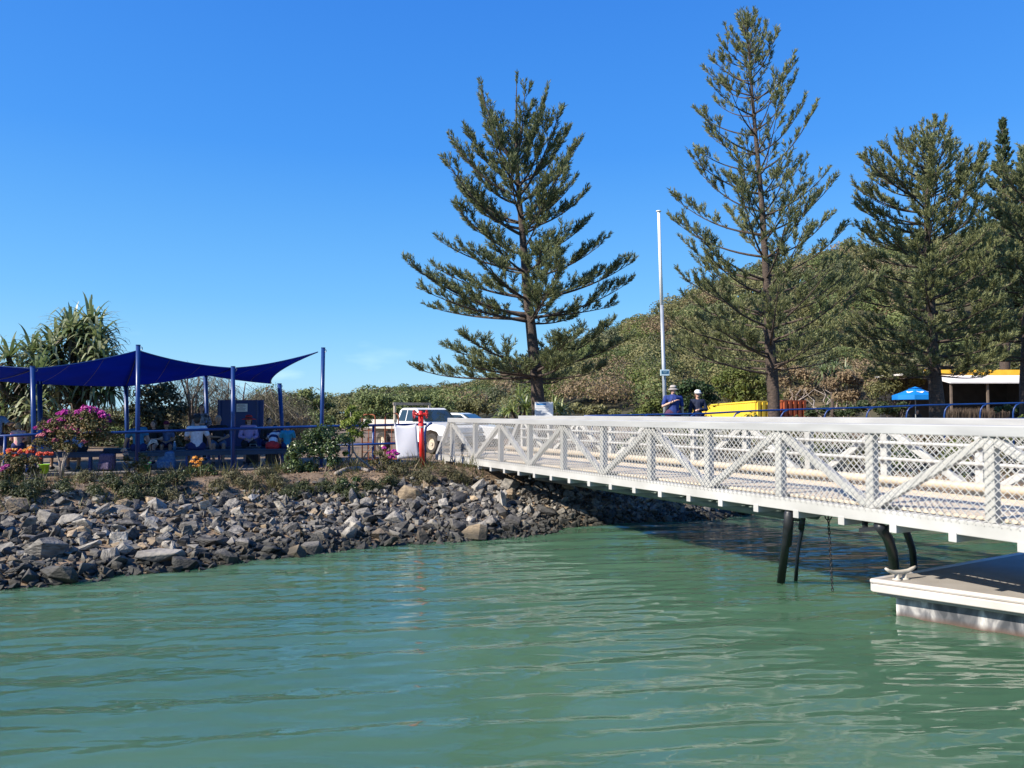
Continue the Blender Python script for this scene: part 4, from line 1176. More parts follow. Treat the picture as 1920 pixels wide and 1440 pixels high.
def umbrella():
    D = 41; c = P(1716, 735, D); z0 = gz(c.x, c.y); rr = 1.12
    t = thing("market_umbrella", "bright blue market umbrella beside the cafe", "umbrella", (c.x, c.y, z0))
    m_u = mat("bright_blue_canvas", (.008, .24, .70), (.006, .21, .62), 1.5, .6, trans=.25)
    ztip = P(1716, 725, D).z - .06; zrim = P(1716, 741, D).z; n = 8
    def cone(r0, r1, z0_, z1_):
        mb = MB(); V = []
        for r, z in ((r0, z0_), ((r0 + r1) / 2, (z0_ + z1_) / 2 - .02), (r1, z1_)):
            for k in range(n):
                a = 2 * math.pi * (k + .35) / n; V.append((c.x + r * math.cos(a), c.y + r * math.sin(a), z))
        f = [(i * n + k, i * n + (k + 1) % n, (i + 1) * n + (k + 1) % n, (i + 1) * n + k) for i in range(2) for k in range(n)]
        return mb.add(V, f)
    o = cone(rr, .22, zrim, ztip - .03).build("canopy", m_u, t); o.modifiers.new("thick", 'SOLIDIFY').thickness = .01
    o = cone(.34, .02, ztip - .03, ztip + .06).build("vent_cap", m_u, t); o.modifiers.new("thick", 'SOLIDIFY').thickness = .008
    mb = MB(); V = []
    for z in (zrim, zrim - .24):
        for k in range(n):
            a = 2 * math.pi * (k + .35) / n; V.append((c.x + rr * math.cos(a), c.y + rr * math.sin(a), z))
    mb.add(V, [(k, (k + 1) % n, n + (k + 1) % n, n + k) for k in range(n)]); o = mb.build("valance", m_u, t); o.modifiers.new("thick", 'SOLIDIFY').thickness = .006
    mb = MB(); mb.tube([(c.x, c.y, z0), (c.x, c.y, ztip)], .025, 8); mb.build("pole", M_ALU2, t)
    mb = MB(); mb.lathe((c.x, c.y, z0), [(0, 0), (.28, 0), (.28, .06), (.05, .1), (0, .1)], 16); mb.build("base", M_CONC, t)
    # white brush-stroke emblem on the two front panels
    mb = MB()
    for k in (4, 5, 6):
        a0 = 2 * math.pi * (k + .35) / n; a1 = 2 * math.pi * (k + 1.35) / n
        p0 = np.array([math.cos(a0), math.sin(a0)]) ; p1 = np.array([math.cos(a1), math.sin(a1)])
        def on(u, h):
            r = rr + (.22 - rr) * h; q = (p0 * (1 - u) + p1 * u) * r
            return (c.x + q[0] * 1.012, c.y + q[1] * 1.012, zrim + (ztip - .03 - zrim) * h + .012)
        us = np.linspace(.18, .84, 9); V = [on(u, .36 + .10 * math.sin(u * 9)) for u in us] + [on(u, .50 + .10 * math.sin(u * 9 + .6) * (1 - u)) for u in us]
        mb.add(V, [(i, i + 1, i + 10, i + 9) for i in range(8)])
    o = mb.build("emblem", M_WHITE, t)
umbrella()
def cafe():
    D = 47; zg = 1.05
    x0, x1 = bx(1772, D)[0], bx(2060, D)[0]; y0, y1 = D, D + 9
    t = thing("cafe_building", "low open-fronted cafe with a white verandah roof and yellow trim", "building", ((x0 + x1) / 2, D, zg))
    ze = P(1800, 717, D).z; zr = P(1800, 697, D).z
    m_r = mat("pale_roof_sheet", (.70, .66, .62), (.62, .58, .54), 2, .5); m_y = mat("yellow_fascia", (.75, .42, .03), (.66, .36, .02), 3, .5)
    mb = MB(); mb.add([(x0, y0 - .6, ze), (x1, y0 - .6, ze), (x1, y0 + 2.2, zr - .1), (x0, y0 + 2.2, zr - .1), (x0, y0 - .6, ze - .08), (x1, y0 - .6, ze - .08), (x1, y0 + 2.2, zr - .2), (x0, y0 + 2.2, zr - .2)],
                      [(0, 1, 2, 3), (7, 6, 5, 4), (0, 4, 5, 1), (1, 5, 6, 2), (2, 6, 7, 3), (3, 7, 4, 0)]); mb.build("verandah_roof", m_r, t)
    mb = MB(); mb.box(((x0 + x1) / 2, y0 + 2.3, zr + .02), (x1 - x0, .12, .46)); mb.build("fascia", m_y, t)
    mb = MB(); mb.box(((x0 + x1) / 2, (y0 + 2.4 + y1) / 2, zr + .1), (x1 - x0, y1 - y0 - 2.4, .12)); mb.build("main_roof", m_r, t)
    m_d = mat("dark_interior_wall", (.045, .045, .05), (.03, .03, .034), 2, .8)
    mb = MB(); mb.box(((x0 + x1) / 2, y1 - .5, (zg + zr) / 2), (x1 - x0 - .2, .2, zr - zg)); mb.box((x1 - .1, (y0 + y1) / 2, (zg + zr) / 2), (.2, y1 - y0 - .4, zr - zg - .1)); mb.build("wall", m_d, t)
    for x in np.linspace(x0 + .2, x1 - .3, 5):
        mb = MB(); mb.box((x, y0 - .3, (zg + ze) / 2 - .03), (.11, .11, ze - zg - .06)); mb.build("verandah_post", mat("brown_post", (.16, .12, .09), None, 4, .8), t)
    mb = MB(); mb.box(((x0 + x1) / 2, y0 - .3, zg + .95), (x1 - x0 - .3, .06, .06)); mb.box(((x0 + x1) / 2, y0 - .3, zg + .5), (x1 - x0 - .3, .05, .05)); mb.build("balustrade", mat("grey_timber_rail", (.2, .19, .18), None, 4, .7), t)
    for k, x in enumerate((x0 + 2.0, x0 + 4.2)):
        tt = thing("cafe_table", ("pale cafe table at the left inside the verandah", "pale cafe table at the right inside the verandah")[k], "table", (x, y0 + 1.0, zg), "tables on the cafe verandah")
        mb = MB(); mb.lathe((x, y0 + 1, zg + .72), [(0, 0), (.42, 0), (.42, .03), (0, .03)], 18); mb.build("table_top", mat("pale_table", (.5, .52, .5), None, 3, .4), tt)
        mb = MB(); mb.tube([(x, y0 + 1, zg), (x, y0 + 1, zg + .72)], .03, 8); mb.build("leg", M_ALU2, tt)
        mb = MB(); mb.lathe((x, y0 + 1, zg), [(0, 0), (.25, 0), (.24, .03), (0, .04)], 14); mb.build("foot", M_ALU2, tt)
cafe()
def brush_fence():
    a, b = bx(1776, 38), bx(1892, 39.5); z0 = 1.1; z1 = P(1800, 765, 38).z
    t = thing("brush_fence", "low brown brushwood fence in front of the cafe", "fence", (*(a + b) / 2, z0))
    mb = MB(); n = 1500
    u = rng.random(n); p = a[None] * (1 - u[:, None]) + b[None] * u[:, None] + rng.normal(size=(n, 2)) * .03
    p0 = np.concatenate([p, np.full((n, 1), z0)], 1); p1 = np.concatenate([p + rng.normal(size=(n, 2)) * .05, z1 + rng.normal(size=(n, 1)) * .05], 1)
    mb.blades(p0, p1, .012); mb.build("brushwood", leafmat("brushwood_sticks", [(.06, .04, .03), (.12, .085, .06), (.2, .15, .11)], .05), t)
    mb = MB()
    for z in (z0 + .4, z1 - .3): mb.beam((*(a + [0, .05]), z), (*(b + [0, .05]), z), .03, .05)
    mb.build("rail", M_TWIG, t)
brush_fence()
# ------------------------------------------------------------------ pines
PINE = leafmat("pine_needles", [(0.06, 0.078, 0.04), (0.115, 0.14, 0.064), (0.185, 0.21, 0.09), (0.28, 0.29, 0.135)], .42, .35, .5, .3, pscale=1.1)
PINE2 = leafmat("pine_needles_light", [(0.085, 0.098, 0.048), (0.155, 0.175, 0.076), (0.235, 0.25, 0.105), (0.32, 0.325, 0.15)], .42, .35, .5, .3, pscale=1.1)
PINED = leafmat("pine_needles_dark", [(0.03, 0.05, 0.026), (0.055, 0.082, 0.04), (0.085, 0.115, 0.054), (0.12, 0.15, 0.07)], .3, .35, .5, .3, pscale=1.1)
def arr(v): return np.array(list(v), float)
def pine(label, D, trunk, rows, needles=PINE, n_az=(5, 6), start=.22, dens=1.0, blade=.17, tuft=.66, thick=1.0, cover=1.0, seed=1, extra=(), toptuft=True, flat=.8):
    global rng
    keep = rng; rng = np.random.default_rng(seed); r = rng
    T = [(arr(P(x, y, D)), rad) for x, y, rad in trunk]
    s = D / F
    base = T[0][0].copy(); zb = gz(base[0], base[1]); base[2] = zb - .1
    ty = np.array([y for _, y, _ in trunk], float)
    TP = np.array([p for p, _ in T]); TR = np.array([q for _, q in T])
    def at(y):
        o = np.argsort(ty)
        return np.array([np.interp(y, ty[o], TP[o, k]) for k in range(3)]), float(np.interp(y, ty[o], TR[o]))
    t = thing("pine_tree", label, "pine tree", (base[0], base[1], zb), "tall pines along the foreshore")
    yy = np.linspace(ty.max(), ty.min(), 26); pts = [base] + [at(y)[0] for y in yy]; rr = [TR[0] * 1.15] + [at(y)[1] for y in yy]
    mb = MB(); mb.tube(pts, rr, 12); mb.build("trunk", M_BARK, t, smooth=True)
    br = MB(); fo = MB()
    P0, P1 = [], []
    def foxtail(q0, q1, up):
        ax = q1 - q0; L = np.linalg.norm(ax); axn = ax / L
        n = max(8, int(50 * dens * L / .5))
        u = r.random(n) ** .8
        b = q0[None] + ax[None] * u[:, None] + np.array([0, 0, 1.0])[None] * (u ** 2 * L * .22)[:, None]
        rad = r.normal(size=(n, 3)); rad -= (rad @ axn)[:, None] * axn; rad /= np.linalg.norm(rad, axis=1)[:, None] + 1e-9
        d = axn[None] * .70 + rad * .70 + np.array([0, 0, .55])[None] * up
        d /= np.linalg.norm(d, axis=1)[:, None]
        P0.append(b); P1.append(b + d * (blade * (.65 + .5 * r.random(n)))[:, None])
    def branch(y0, az, reach, rise, sparse, sag):
        p0, r0 = at(y0)
        h = np.array([math.cos(az), math.sin(az), 0])
        side = np.array([-h[1], h[0], 0])
        k = 12; u = np.linspace(0, 1, k)
        bend = r.normal() * .06 * reach
        z = rise * (u * (1 - sag) + sag * u ** 2.4) if rise > 0 else rise * u - .0 * u
        C = p0[None] + h[None] * (reach * u)[:, None] + side[None] * (bend * u ** 2)[:, None] + np.array([0, 0, 1.0])[None] * z[:, None]
        if rise <= .3: C[:, 2] += (u ** 4) * .10 * reach
        L = np.linalg.norm(np.diff(C, axis=0), axis=1).sum()
        br.tube(C, np.linspace(max(.02, .013 * L + .012) * thick, .008, k), 6)
        u0 = sparse
        us = np.arange(u0, 1.0, .17 / L / cover)
        for i, uu in enumerate(us):
            uu = min(.995, uu + r.normal() * .012)
            c = np.array([np.interp(uu, u, C[:, q]) for q in range(3)])
            a = min(k - 2, int(uu * (k - 1))); tg = C[a + 1] - C[a]; tg /= np.linalg.norm(tg)
            sgn = 1 if i % 2 else -1
            prof = math.sin(math.pi * min(1, max(0.08, (uu - u0) / (1 - u0 + 1e-6))) ** .8) ** .6
            l = tuft * (.45 + .75 * prof * min(1, L / 3.0)) * r.uniform(.6, 1.25)
            d = tg * r.uniform(.45, .9) + side * sgn * r.uniform(.15, .9) + np.array([0, 0, 1.0]) * r.uniform(.08, .8) * flat
            d /= np.linalg.norm(d); q1 = c + d * l
            if l > tuft * .8: br.tube([c, c + d * l * .55, q1 - d * l * .1], [.011, .008, .005], 4, cap=False)
            if l > tuft * .9:
                # forked spray
                mid = c + d * l * .5
                for sg in (-1, 1):
                    dd = d * .8 + np.cross(d, [0, 0, 1.0]) * sg * r.uniform(.3, .7) + np.array([0, 0, r.uniform(.1, .5)]); dd /= np.linalg.norm(dd)
                    foxtail(mid, mid + dd * l * r.uniform(.35, .6), .7)
            foxtail(c + d * l * .25, q1, .7)
        tip = C[-1]; tg = C[-1] - C[-2]; tg /= np.linalg.norm(tg)
        foxtail(tip - tg * .35, tip + tg * .12, .8)
    for row in rows:
        y0, Ld, Lr, Rd, Rr = row[:5]
        sp = row[5] if len(row) > 5 else start
        n = r.integers(n_az[0], n_az[1] + 1)
        a0 = r.uniform(-.25, .25)
        for i in range(n):
            az = a0 + 2 * math.pi * i / n + r.normal() * .14
            c = math.cos(az); w = (c + 1) / 2
            reach = (Ld * (1 - w) + Rd * w) * s * (r.uniform(.86, 1.04) if abs(c) > .7 else r.uniform(.75, .98))
            rise = -(Lr * (1 - w) + Rr * w) * s * r.uniform(.88, 1.08)
            branch(y0 + r.normal() * 5, az, reach, rise, min(.85, sp * r.uniform(.7, 1.3)), .62)
    for (y0, dx, dy, sp) in extra:
        branch(y0, 0 if dx > 0 else math.pi, abs(dx) * s, -dy * s, sp, .5)
    top = at(ty.min())[0]
    for k in range(7 if toptuft else 2):
        d = np.array([r.normal() * .3, r.normal() * .3, 1]); d /= np.linalg.norm(d); foxtail(top - d * .3, top + d * .15, .8)
    fo.blades(np.concatenate(P0), np.concatenate(P1), .0135 * (D / 30))
    c = fo.build("foliage", needles, t); br.build("branches", M_BARK, t, smooth=True)
    rng = keep
    return t
TR1 = [(1012, 800, .27), (1010, 770, .26), (1005, 700, .22), (998, 640, .20), (992, 580, .18), (986, 520, .155), (980, 440, .125), (974, 380, .10), (970, 320, .075), (968, 250, .045), (968, 190, .025), (969, 148, .012)]
ROW1 = [(288, 45, -55, 40, -55), (304, 74, -128, 56, -126, .25), (340, 116, -112, 112, -105, .25), (376, 148, -112, 134, -115, .25), (412, 120, -75, 120, -80), (434, 186, -112, 142, -74, .2), (478, 150, -75, 135, -70, .2), (512, 184, -60, 140, -65, .2),
        (560, 190, -65, 208, -78, .22), (594, 243, -88, 190, -75, .22), (602, 240, -46, 178, -24, .2), (686, 232, -44, 165, -75, .18), (704, 200, -10, 205, -62, .2), (709, 245, 6, 130, -10, .25)]
pine("broad dark pine with a bare leader standing between truck and flagpole", 28.5, TR1, ROW1, PINE, (5, 6), .24, 1.0, .18, .66, cover=1.0, flat=.55, toptuft=False, seed=3)
TR2 = [(1452, 800, .22), (1450, 740, .215), (1446, 680, .20), (1442, 620, .17), (1438, 540, .14), (1434, 470, .12), (1428, 380, .10), (1420, 290, .08), (1412, 200, .06), (1406, 120, .04), (1401, 60, .022), (1399, 38, .012)]
ROW2 = [(60, 18, -25, 14, -22, .1), (80, 32, -42, 24, -35, .15), (105, 46, -45, 34, -45, .2), (130, 62, -40, 46, -60, .35), (158, 80, -48, 52, -80, .45), (185, 95, -50, 74, -65, .45), (215, 98, -50, 60, -60, .5), (245, 112, -62, 78, -95, .55), (285, 118, -60, 98, -100, .55), (325, 128, -50, 118, -118, .5),
        (365, 128, -70, 90, -60, .4), (405, 128, -85, 130, -60, .4), (440, 190, -90, 140, -85, .42), (480, 182, -100, 150, -88, .42), (525, 200, -106, 165, -100, .4), (548, 150, -70, 190, -105, .4), (590, 175, -75, 165, -70, .35), (618, 200, -88, 200, -80, .35), (645, 210, -70, 205, -95, .35), (662, 200, -42, 185, -40, .3), (680, 170, -40, 170, -50, .3), (692, 228, -52, 160, -30, .3)]
pine("tallest slender pine with bare lower branches behind the containers", 27.5, TR2, ROW2, PINE2, (5, 6), .46, .95, .17, .54, .8, cover=.82, seed=8)
TR3 = [(1758, 800, .30), (1757, 760, .29), (1752, 700, .24), (1748, 640, .20), (1744, 560, .17), (1740, 480, .14), (1738, 400, .11), (1740, 330, .085), (1745, 280, .05), (1754, 228, .02)]
ROW3 = [(270, 26, -28, 22, -28, .1), (295, 60, -45, 34, -32, .3), (312, 76, -62, 44, -40, .3), (335, 106, -56, 55, -50, .3), (352, 122, -56, 75, -45, .3), (372, 140, -72, 100, -62, .3), (395, 140, -60, 118, -85, .3), (415, 144, -45, 125, -90, .25), (445, 146, -58, 130, -80, .25), (475, 140, -55, 130, -70, .2), (505, 146, -55, 140, -62, .2), (535, 150, -55, 150, -60, .2), (565, 160, -52, 158, -52, .2),
        (592, 165, -45, 165, -45, .2), (620, 165, -35, 165, -35, .2), (645, 160, -22, 160, -25, .2), (668, 150, -10, 150, -12, .2), (690, 140, 4, 130, 2, .25), (708, 110, 10, 100, 10, .3)]
pine("dense bushy pine beside the blue umbrella", 31, TR3, ROW3, PINE2, (5, 6), .30, 1.0, .17, .64, cover=.86, seed=12)
TR4 = [(1930, 800, .36), (1928, 720, .33), (1930, 600, .25), (1934, 480, .17), (1938, 380, .10), (1940, 300, .04)]
ROW4 = [(345, 60, -50, 60, -50, .2), (375, 80, -60, 80, -60, .2), (405, 100, -60, 100, -60, .2), (440, 112, -55, 120, -55, .2), (475, 120, -55, 140, -55, .2), (510, 122, -50, 150, -50, .2), (545, 130, -45, 160, -45, .2), (580, 135, -40, 160, -40, .2), (615, 130, -30, 160, -30, .2), (645, 125, -15, 150, -20, .2), (672, 110, 0, 140, 0, .2), (692, 90, 10, 120, 10, .3)]
pine("broad pine cut off by the right picture edge in front of the cafe", 33, TR4, ROW4[:11], PINE2, (5, 6), .2, 1.0, .18, .66, cover=1.0, seed=21)
TR5 = [(1884, 800, .4), (1884, 640, .36), (1883, 480, .26), (1882, 380, .16), (1881, 300, .08), (1880, 238, .03)]
def conerows(y0, y1, k, w0, w1): return [(y, w0 + (w1 - w0) * (i / (k - 1)), -12 - 10 * i / k, w0 + (w1 - w0) * (i / (k - 1)), -12 - 10 * i / k, .12) for i, y in enumerate(np.linspace(y0, y1, k))]
pine("narrow dark conifer with a pointed top behind the right pines", 60, TR5, conerows(248, 600, 24, 5, 58), PINED, (6, 7), .12, 1.1, .22, .5, toptuft=False, seed=31)
TR6 = [(1925, 800, .4), (1925, 640, .34), (1922, 480, .25), (1920, 380, .14), (1918, 288, .03)]
pine("narrow dark conifer at the right picture edge", 58, TR6, conerows(296, 600, 22, 5, 62), PINED, (6, 7), .12, 1.1, .22, .5, toptuft=False, seed=33)

# ------------------------------------------------------------------ leafy shrubs and trees
def shrub(name, label, cat, cx, ybase, D, blobs, n, leaf, m, stems=None, bark=None, asp=.55, group=None, extra=None, zbase=None, flat=.85, upright=0.0, fill=.35):
    """blobs: list of (px, py, r_px) crown lumps; stems: [(px,py)...] lists"""
    b = P(cx, ybase, D); zb = zbase if zbase is not None else gz(b.x, b.y)
    t = thing(name, label, cat, (b.x, b.y, zb), group)
    s = D / F; mb = MB()
    tot = sum(r * r for _, _, r in blobs)
    for px, py, r in blobs:
        c = arr(P(px, py, D)); k = max(10, int(n * r * r / tot)); rad = r * s
        c[1] += rng.normal() * rad * .3
        p, nn = crown_points(c, rad * 1.05, k, flat)
        inner = rng.random(k) < fill
        p[inner] = c + (p[inner] - c) * rng.random((inner.sum(), 1)) ** .5
        low = rng.random(k) < .35; p[low, 2] = 2 * c[2] - p[low, 2]
        nn[:, 2] += upright
        mb.leaves(p, nn, leaf * rng.uniform(.6, 1.25, k), asp)
    mb.build("foliage", m, t)
    mb = MB(); base = np.array([b.x, b.y, zb - .08])
    if stems is None:
        for px, py, r in blobs:
            e = arr(P(px, py, D)); mid = base * .45 + e * .55 + np.array([rng.normal() * .05, rng.normal() * .05, -.05])
            rr = max(.012, r * s * .05); mb.tube([base + rng.normal(size=3) * [.05, .05, 0], mid, e], [rr, rr * .7, rr * .35], 6)
    else:
        for st in stems:
            q = [arr(P(x, y, D)) for x, y, *_ in st]; w = st[0][2] if len(st[0]) > 2 else .03
            mb.tube(q, np.linspace(w, w * .4, len(q)), 7)
    mb.build("stems", bark or M_TWIG, t, smooth=True)
    if extra:
        for nm, mm, lst, kk, lf in extra:
            e = MB()
            for px, py, r in lst:
                c = arr(P(px, py, D)); rad = r * s
                p, nn = crown_points(c, rad, kk, .8); p[:, 1] -= rad * .25
                nn = nn + np.array([-.3, -.8, .4])
                e.leaves(p, nn, lf * rng.uniform(.6, 1.2, kk), .8)
            e.build(nm, mm, t)
    return t
L_GLOSS = leafmat("glossy_leaves", [(.022, .042, .011), (.045, .078, .02), (.08, .12, .032), (.14, .18, .06)], .2, .25, .35, .6)
L_BOUG = leafmat("bougainvillea_leaves", [(.035, .05, .018), (.08, .085, .03), (.15, .125, .045), (.24, .155, .065)], .3, .3)
L_YG = leafmat("yellow_green_leaves", [(.08, .12, .015), (.15, .20, .03), (.23, .28, .05), (.30, .33, .08)], .35, .2)
L_DRY = leafmat("dry_olive_leaves", [(.04, .042, .018), (.085, .082, .034), (.135, .122, .055), (.2, .17, .09)], .25, .4)
L_MAG = leafmat("magenta_bracts", [(.26, .008, .15), (.40, .018, .25), (.52, .04, .34)], .3, .2)
L_ROSE = leafmat("rosy_bracts", [(.32, .04, .12), (.46, .10, .18), (.52, .24, .19)], .3, .2)
L_RED = leafmat("scarlet_bracts", [(.42, .03, .02), (.60, .06, .03), (.65, .14, .04)], .3, .2)
L_ORG = leafmat("orange_petals", [(.60, .20, .02), (.75, .33, .04), (.80, .48, .10)], .3, .2)
L_PALE = leafmat("pale_petals", [(.55, .48, .30), (.70, .62, .45), (.60, .25, .22)], .3, .2)
L_TUFT = leafmat("tuft_leaves", [(.014, .024, .009), (.032, .046, .015), (.058, .072, .024), (.11, .115, .045)], .2, .3, .5, .3)
def flowers(): 
    shrub("bougainvillea", "magenta bougainvillea with several pale stems at the left end of the bank", "shrub", 116, 893, 16.9,
          [(100, 812, 26), (85, 800, 16), (128, 812, 26), (150, 796, 28), (180, 800, 24), (196, 790, 18), (165, 778, 22), (140, 785, 22), (110, 796, 20), (155, 822, 20), (110, 838, 14), (82, 830, 18), (190, 815, 20), (135, 838, 16)], 6500, .034, L_BOUG,
          stems=[[(115, 898, .035), (118, 870), (124, 850), (135, 825)], [(114, 895, .03), (112, 868), (106, 850), (98, 822)], [(118, 890, .028), (120, 868), (128, 850), (155, 820), (175, 800)], [(120, 868, .02), (118, 845), (120, 812)]], bark=M_PALEBARK,
          extra=[("blossoms", L_MAG, [(165, 768, 13), (150, 775, 12), (125, 776, 12), (118, 788, 9), (178, 772, 12), (196, 782, 11), (190, 775, 8), (140, 782, 9), (84, 799, 6), (70, 803, 6), (130, 836, 6), (160, 785, 9), (205, 790, 6), (100, 792, 9), (170, 796, 9), (146, 806, 8), (112, 776, 6), (90, 806, 6), (186, 808, 6)], 120, .030),
                 ("faded_blossoms", L_ROSE, [(96, 810, 10), (130, 803, 12), (85, 816, 8), (112, 805, 9), (150, 812, 7), (180, 806, 7), (105, 826, 7), (160, 828, 8), (76, 818, 7), (196, 800, 6), (122, 818, 8), (140, 796, 8)], 85, .030)])
    shrub("red_flower_shrub", "low shrub with scarlet and orange flower heads at the left picture edge", "shrub", 46, 900, 16.4,
          [(20, 862, 16), (45, 866, 18), (70, 864, 14), (35, 882, 16), (60, 884, 14), (15, 884, 12)], 1500, .034, L_BOUG,
          extra=[("blossoms", L_RED, [(22, 846, 8), (40, 848, 8), (58, 848, 8), (75, 852, 7), (88, 852, 7), (96, 852, 5), (30, 855, 6), (75, 862, 5)], 80, .028), ("orange_blossoms", L_ORG, [(18, 850, 6), (50, 846, 6), (58, 840, 5), (28, 844, 5), (4, 852, 4)], 40, .026)])
    shrub("pink_flower_shrub", "small pink-flowered shrub at the far left picture edge", "shrub", 10, 905, 16.2, [(8, 890, 12), (22, 898, 10), (-6, 896, 12)], 500, .034, L_BOUG,
          extra=[("blossoms", L_MAG, [(8, 878, 6), (14, 874, 5), (4, 884, 4)], 55, .026)])
    shrub("pale_flower_shrub", "straggly shrub with pale cream and pink flowers hanging over the bank edge", "shrub", 244, 898, 17.4, [(238, 862, 10), (250, 872, 13), (272, 866, 13), (262, 880, 12), (240, 890, 11), (268, 855, 10)], 750, .032, L_BOUG,
          extra=[("blossoms", L_PALE, [(233, 845, 6), (236, 852, 5), (244, 868, 6), (262, 872, 6), (252, 880, 5), (276, 870, 5)], 40, .026)])
    shrub("orange_flower_plant", "orange-flowered leafy plant on the bank edge in front of the bench", "shrub", 378, 905, 18.0, [(365, 880, 14), (385, 882, 15), (350, 888, 11), (402, 888, 10), (375, 895, 14), (392, 876, 10)], 950, .032, L_GLOSS,
          extra=[("blossoms", L_ORG, [(367, 859, 6), (372, 868, 7), (362, 866, 5), (375, 874, 6), (364, 876, 5), (378, 862, 4)], 50, .028)])
    shrub("glossy_shrub", "big glossy green shrub spilling over the bank between bench and trolleys", "shrub", 590, 898, 18.8,
          [(585, 820, 22), (610, 815, 24), (560, 842, 22), (590, 845, 28), (620, 842, 24), (545, 858, 16), (555, 875, 22), (580, 880, 20), (640, 825, 18), (548, 895, 18), (570, 902, 16), (625, 865, 16), (605, 806, 14)], 7500, .038, L_GLOSS, fill=.25,
          stems=[[(600, 915, .04), (612, 880), (618, 850), (625, 825)], [(598, 915, .035), (590, 880), (588, 850)], [(596, 912, .03), (570, 885), (556, 870)], [(606, 900, .03), (640, 872), (660, 850)]])
    shrub("sapling", "thin yellow-green sapling growing beside the glossy shrub", "tree", 660, 885, 19.2, [(660, 765, 9), (652, 775, 10), (672, 778, 11), (662, 790, 14), (680, 798, 12), (648, 796, 12), (662, 810, 14), (690, 790, 8), (655, 825, 12), (675, 815, 10), (648, 850, 8)], 2000, .036, L_YG, fill=.3,
          stems=[[(700, 880, .035), (685, 868), (668, 855), (660, 840)], [(622, 885, .035), (640, 868), (655, 862), (662, 845)], [(662, 850, .028), (660, 815), (657, 770)], [(660, 830, .018), (676, 800), (684, 790)], [(680, 860, .02), (690, 846), (700, 835)], [(660, 820, .015), (650, 800), (648, 790)]], bark=M_PALEBARK)
    shrub("pink_bougainvillea", "twiggy bougainvillea with one pink flower cluster in front of the white banner", "shrub", 722, 900, 18.6, [(710, 850, 12), (722, 862, 14), (735, 872, 10), (715, 880, 12), (700, 868, 10)], 700, .03, L_BOUG,
          stems=[[(722, 905, .02), (715, 870), (708, 840)], [(722, 903, .02), (730, 870), (738, 850)], [(718, 895, .016), (700, 860), (690, 845)], [(724, 890, .014), (745, 875)]],
          extra=[("blossoms", L_MAG, [(738, 848, 8), (735, 858, 7), (744, 852, 6), (728, 850, 5), (720, 840, 4)], 55, .028)])
    shrub("low_shrub", "low dark green shrub hanging down the bank below the sapling", "shrub", 650, 925, at_px(650, 925).y, [(645, 905, 14), (660, 915, 14), (640, 922, 12), (668, 900, 10)], 900, .034, L_GLOSS)
    shrub("low_shrub", "low leafy shrub near the big tan boulder", "shrub", 690, 918, at_px(690, 918).y, [(690, 905, 12), (702, 915, 13), (680, 912, 10)], 420, .03, L_DRY)
flowers()
# broad-leaved trees behind the seats
shrub("dark_tree", "dark round-crowned tree behind the sails on the left", "tree", 290, 870, 26.5, [(270, 740, 30), (305, 745, 34), (255, 770, 28), (290, 775, 36), (335, 770, 24), (300, 805, 36), (260, 805, 26), (330, 805, 22), (225, 790, 18), (340, 830, 18), (290, 835, 30), (305, 728, 20)], 4200, .075, leafmat("dark_olive_leaves", [(.024, .03, .012), (.05, .056, .023), (.10, .095, .042), (.18, .15, .08)], .25, .4), fill=.3)
def feathery(label, px, ybase, D, tips, n=60, seed=1, seglen=.55):
    """drooping she-oak: limbs with hanging thread-like twigs"""
    r = np.random.default_rng(seed)
    b = arr(P(px, ybase, D)); b[2] = gz(b[0], b[1])
    t = thing("she_oak", label, "tree", tuple(b), "she-oaks behind the seats")
    br = MB(); A, B = [], []
    for tx, ty in tips:
        e = arr(P(tx, ty, D + r.normal() * .8)); mid = b * .4 + e * .6 + np.array([r.normal() * .2, r.normal() * .3, .3])
        q = np.array([b, b * .7 + mid * .3 + [0, 0, .3], mid, e + [0, 0, .15], e + np.array([np.sign(e[0] - b[0]) * .4, 0, -.15])])
        br.tube(q, [.06, .05, .035, .018, .006], 6)
        for k in range(n):
            u = r.uniform(.35, 1) ; c = q[2] * (1 - u) + q[4] * u if u > .5 else q[1] * (1 - 2 * u) + q[2] * 2 * u
            c = c + r.normal(size=3) * [.28, .28, .12]
            for j in range(12):
                a0 = c + r.normal(size=3) * .16; l = seglen * r.uniform(.35, 1.0)
                A.append(a0); B.append(a0 + np.array([r.normal() * .55 * l, r.normal() * .45 * l, -l * r.uniform(.3, 1)]))
    br.build("limbs", M_TWIG, t, smooth=True)
    mb = MB(); mb.blades(np.array(A), np.array(B), .0075)
    mb.build("foliage", leafmat("she_oak_threads", [(.07, .06, .04), (.13, .11, .072), (.19, .16, .105), (.12, .118, .06)], .25, .3, pscale=.8), t)
feathery("drooping grey-brown she-oak behind the middle sail", 360, 880, 28, [(335, 684), (350, 698), (375, 700), (395, 706), (340, 720), (405, 735), (370, 730), (350, 765), (390, 770)], 20, 4)
feathery("drooping brown she-oak behind the notice board", 455, 885, 29, [(430, 715), (460, 725), (480, 735), (500, 735), (440, 750), (470, 755), (495, 765), (420, 740), (455, 790), (500, 800)], 26, 5)
feathery("drooping brown she-oak at the right end of the seats", 520, 885, 31, [(505, 730), (525, 735), (545, 750), (510, 760), (535, 770), (520, 790), (555, 785), (545, 805)], 30, 6)
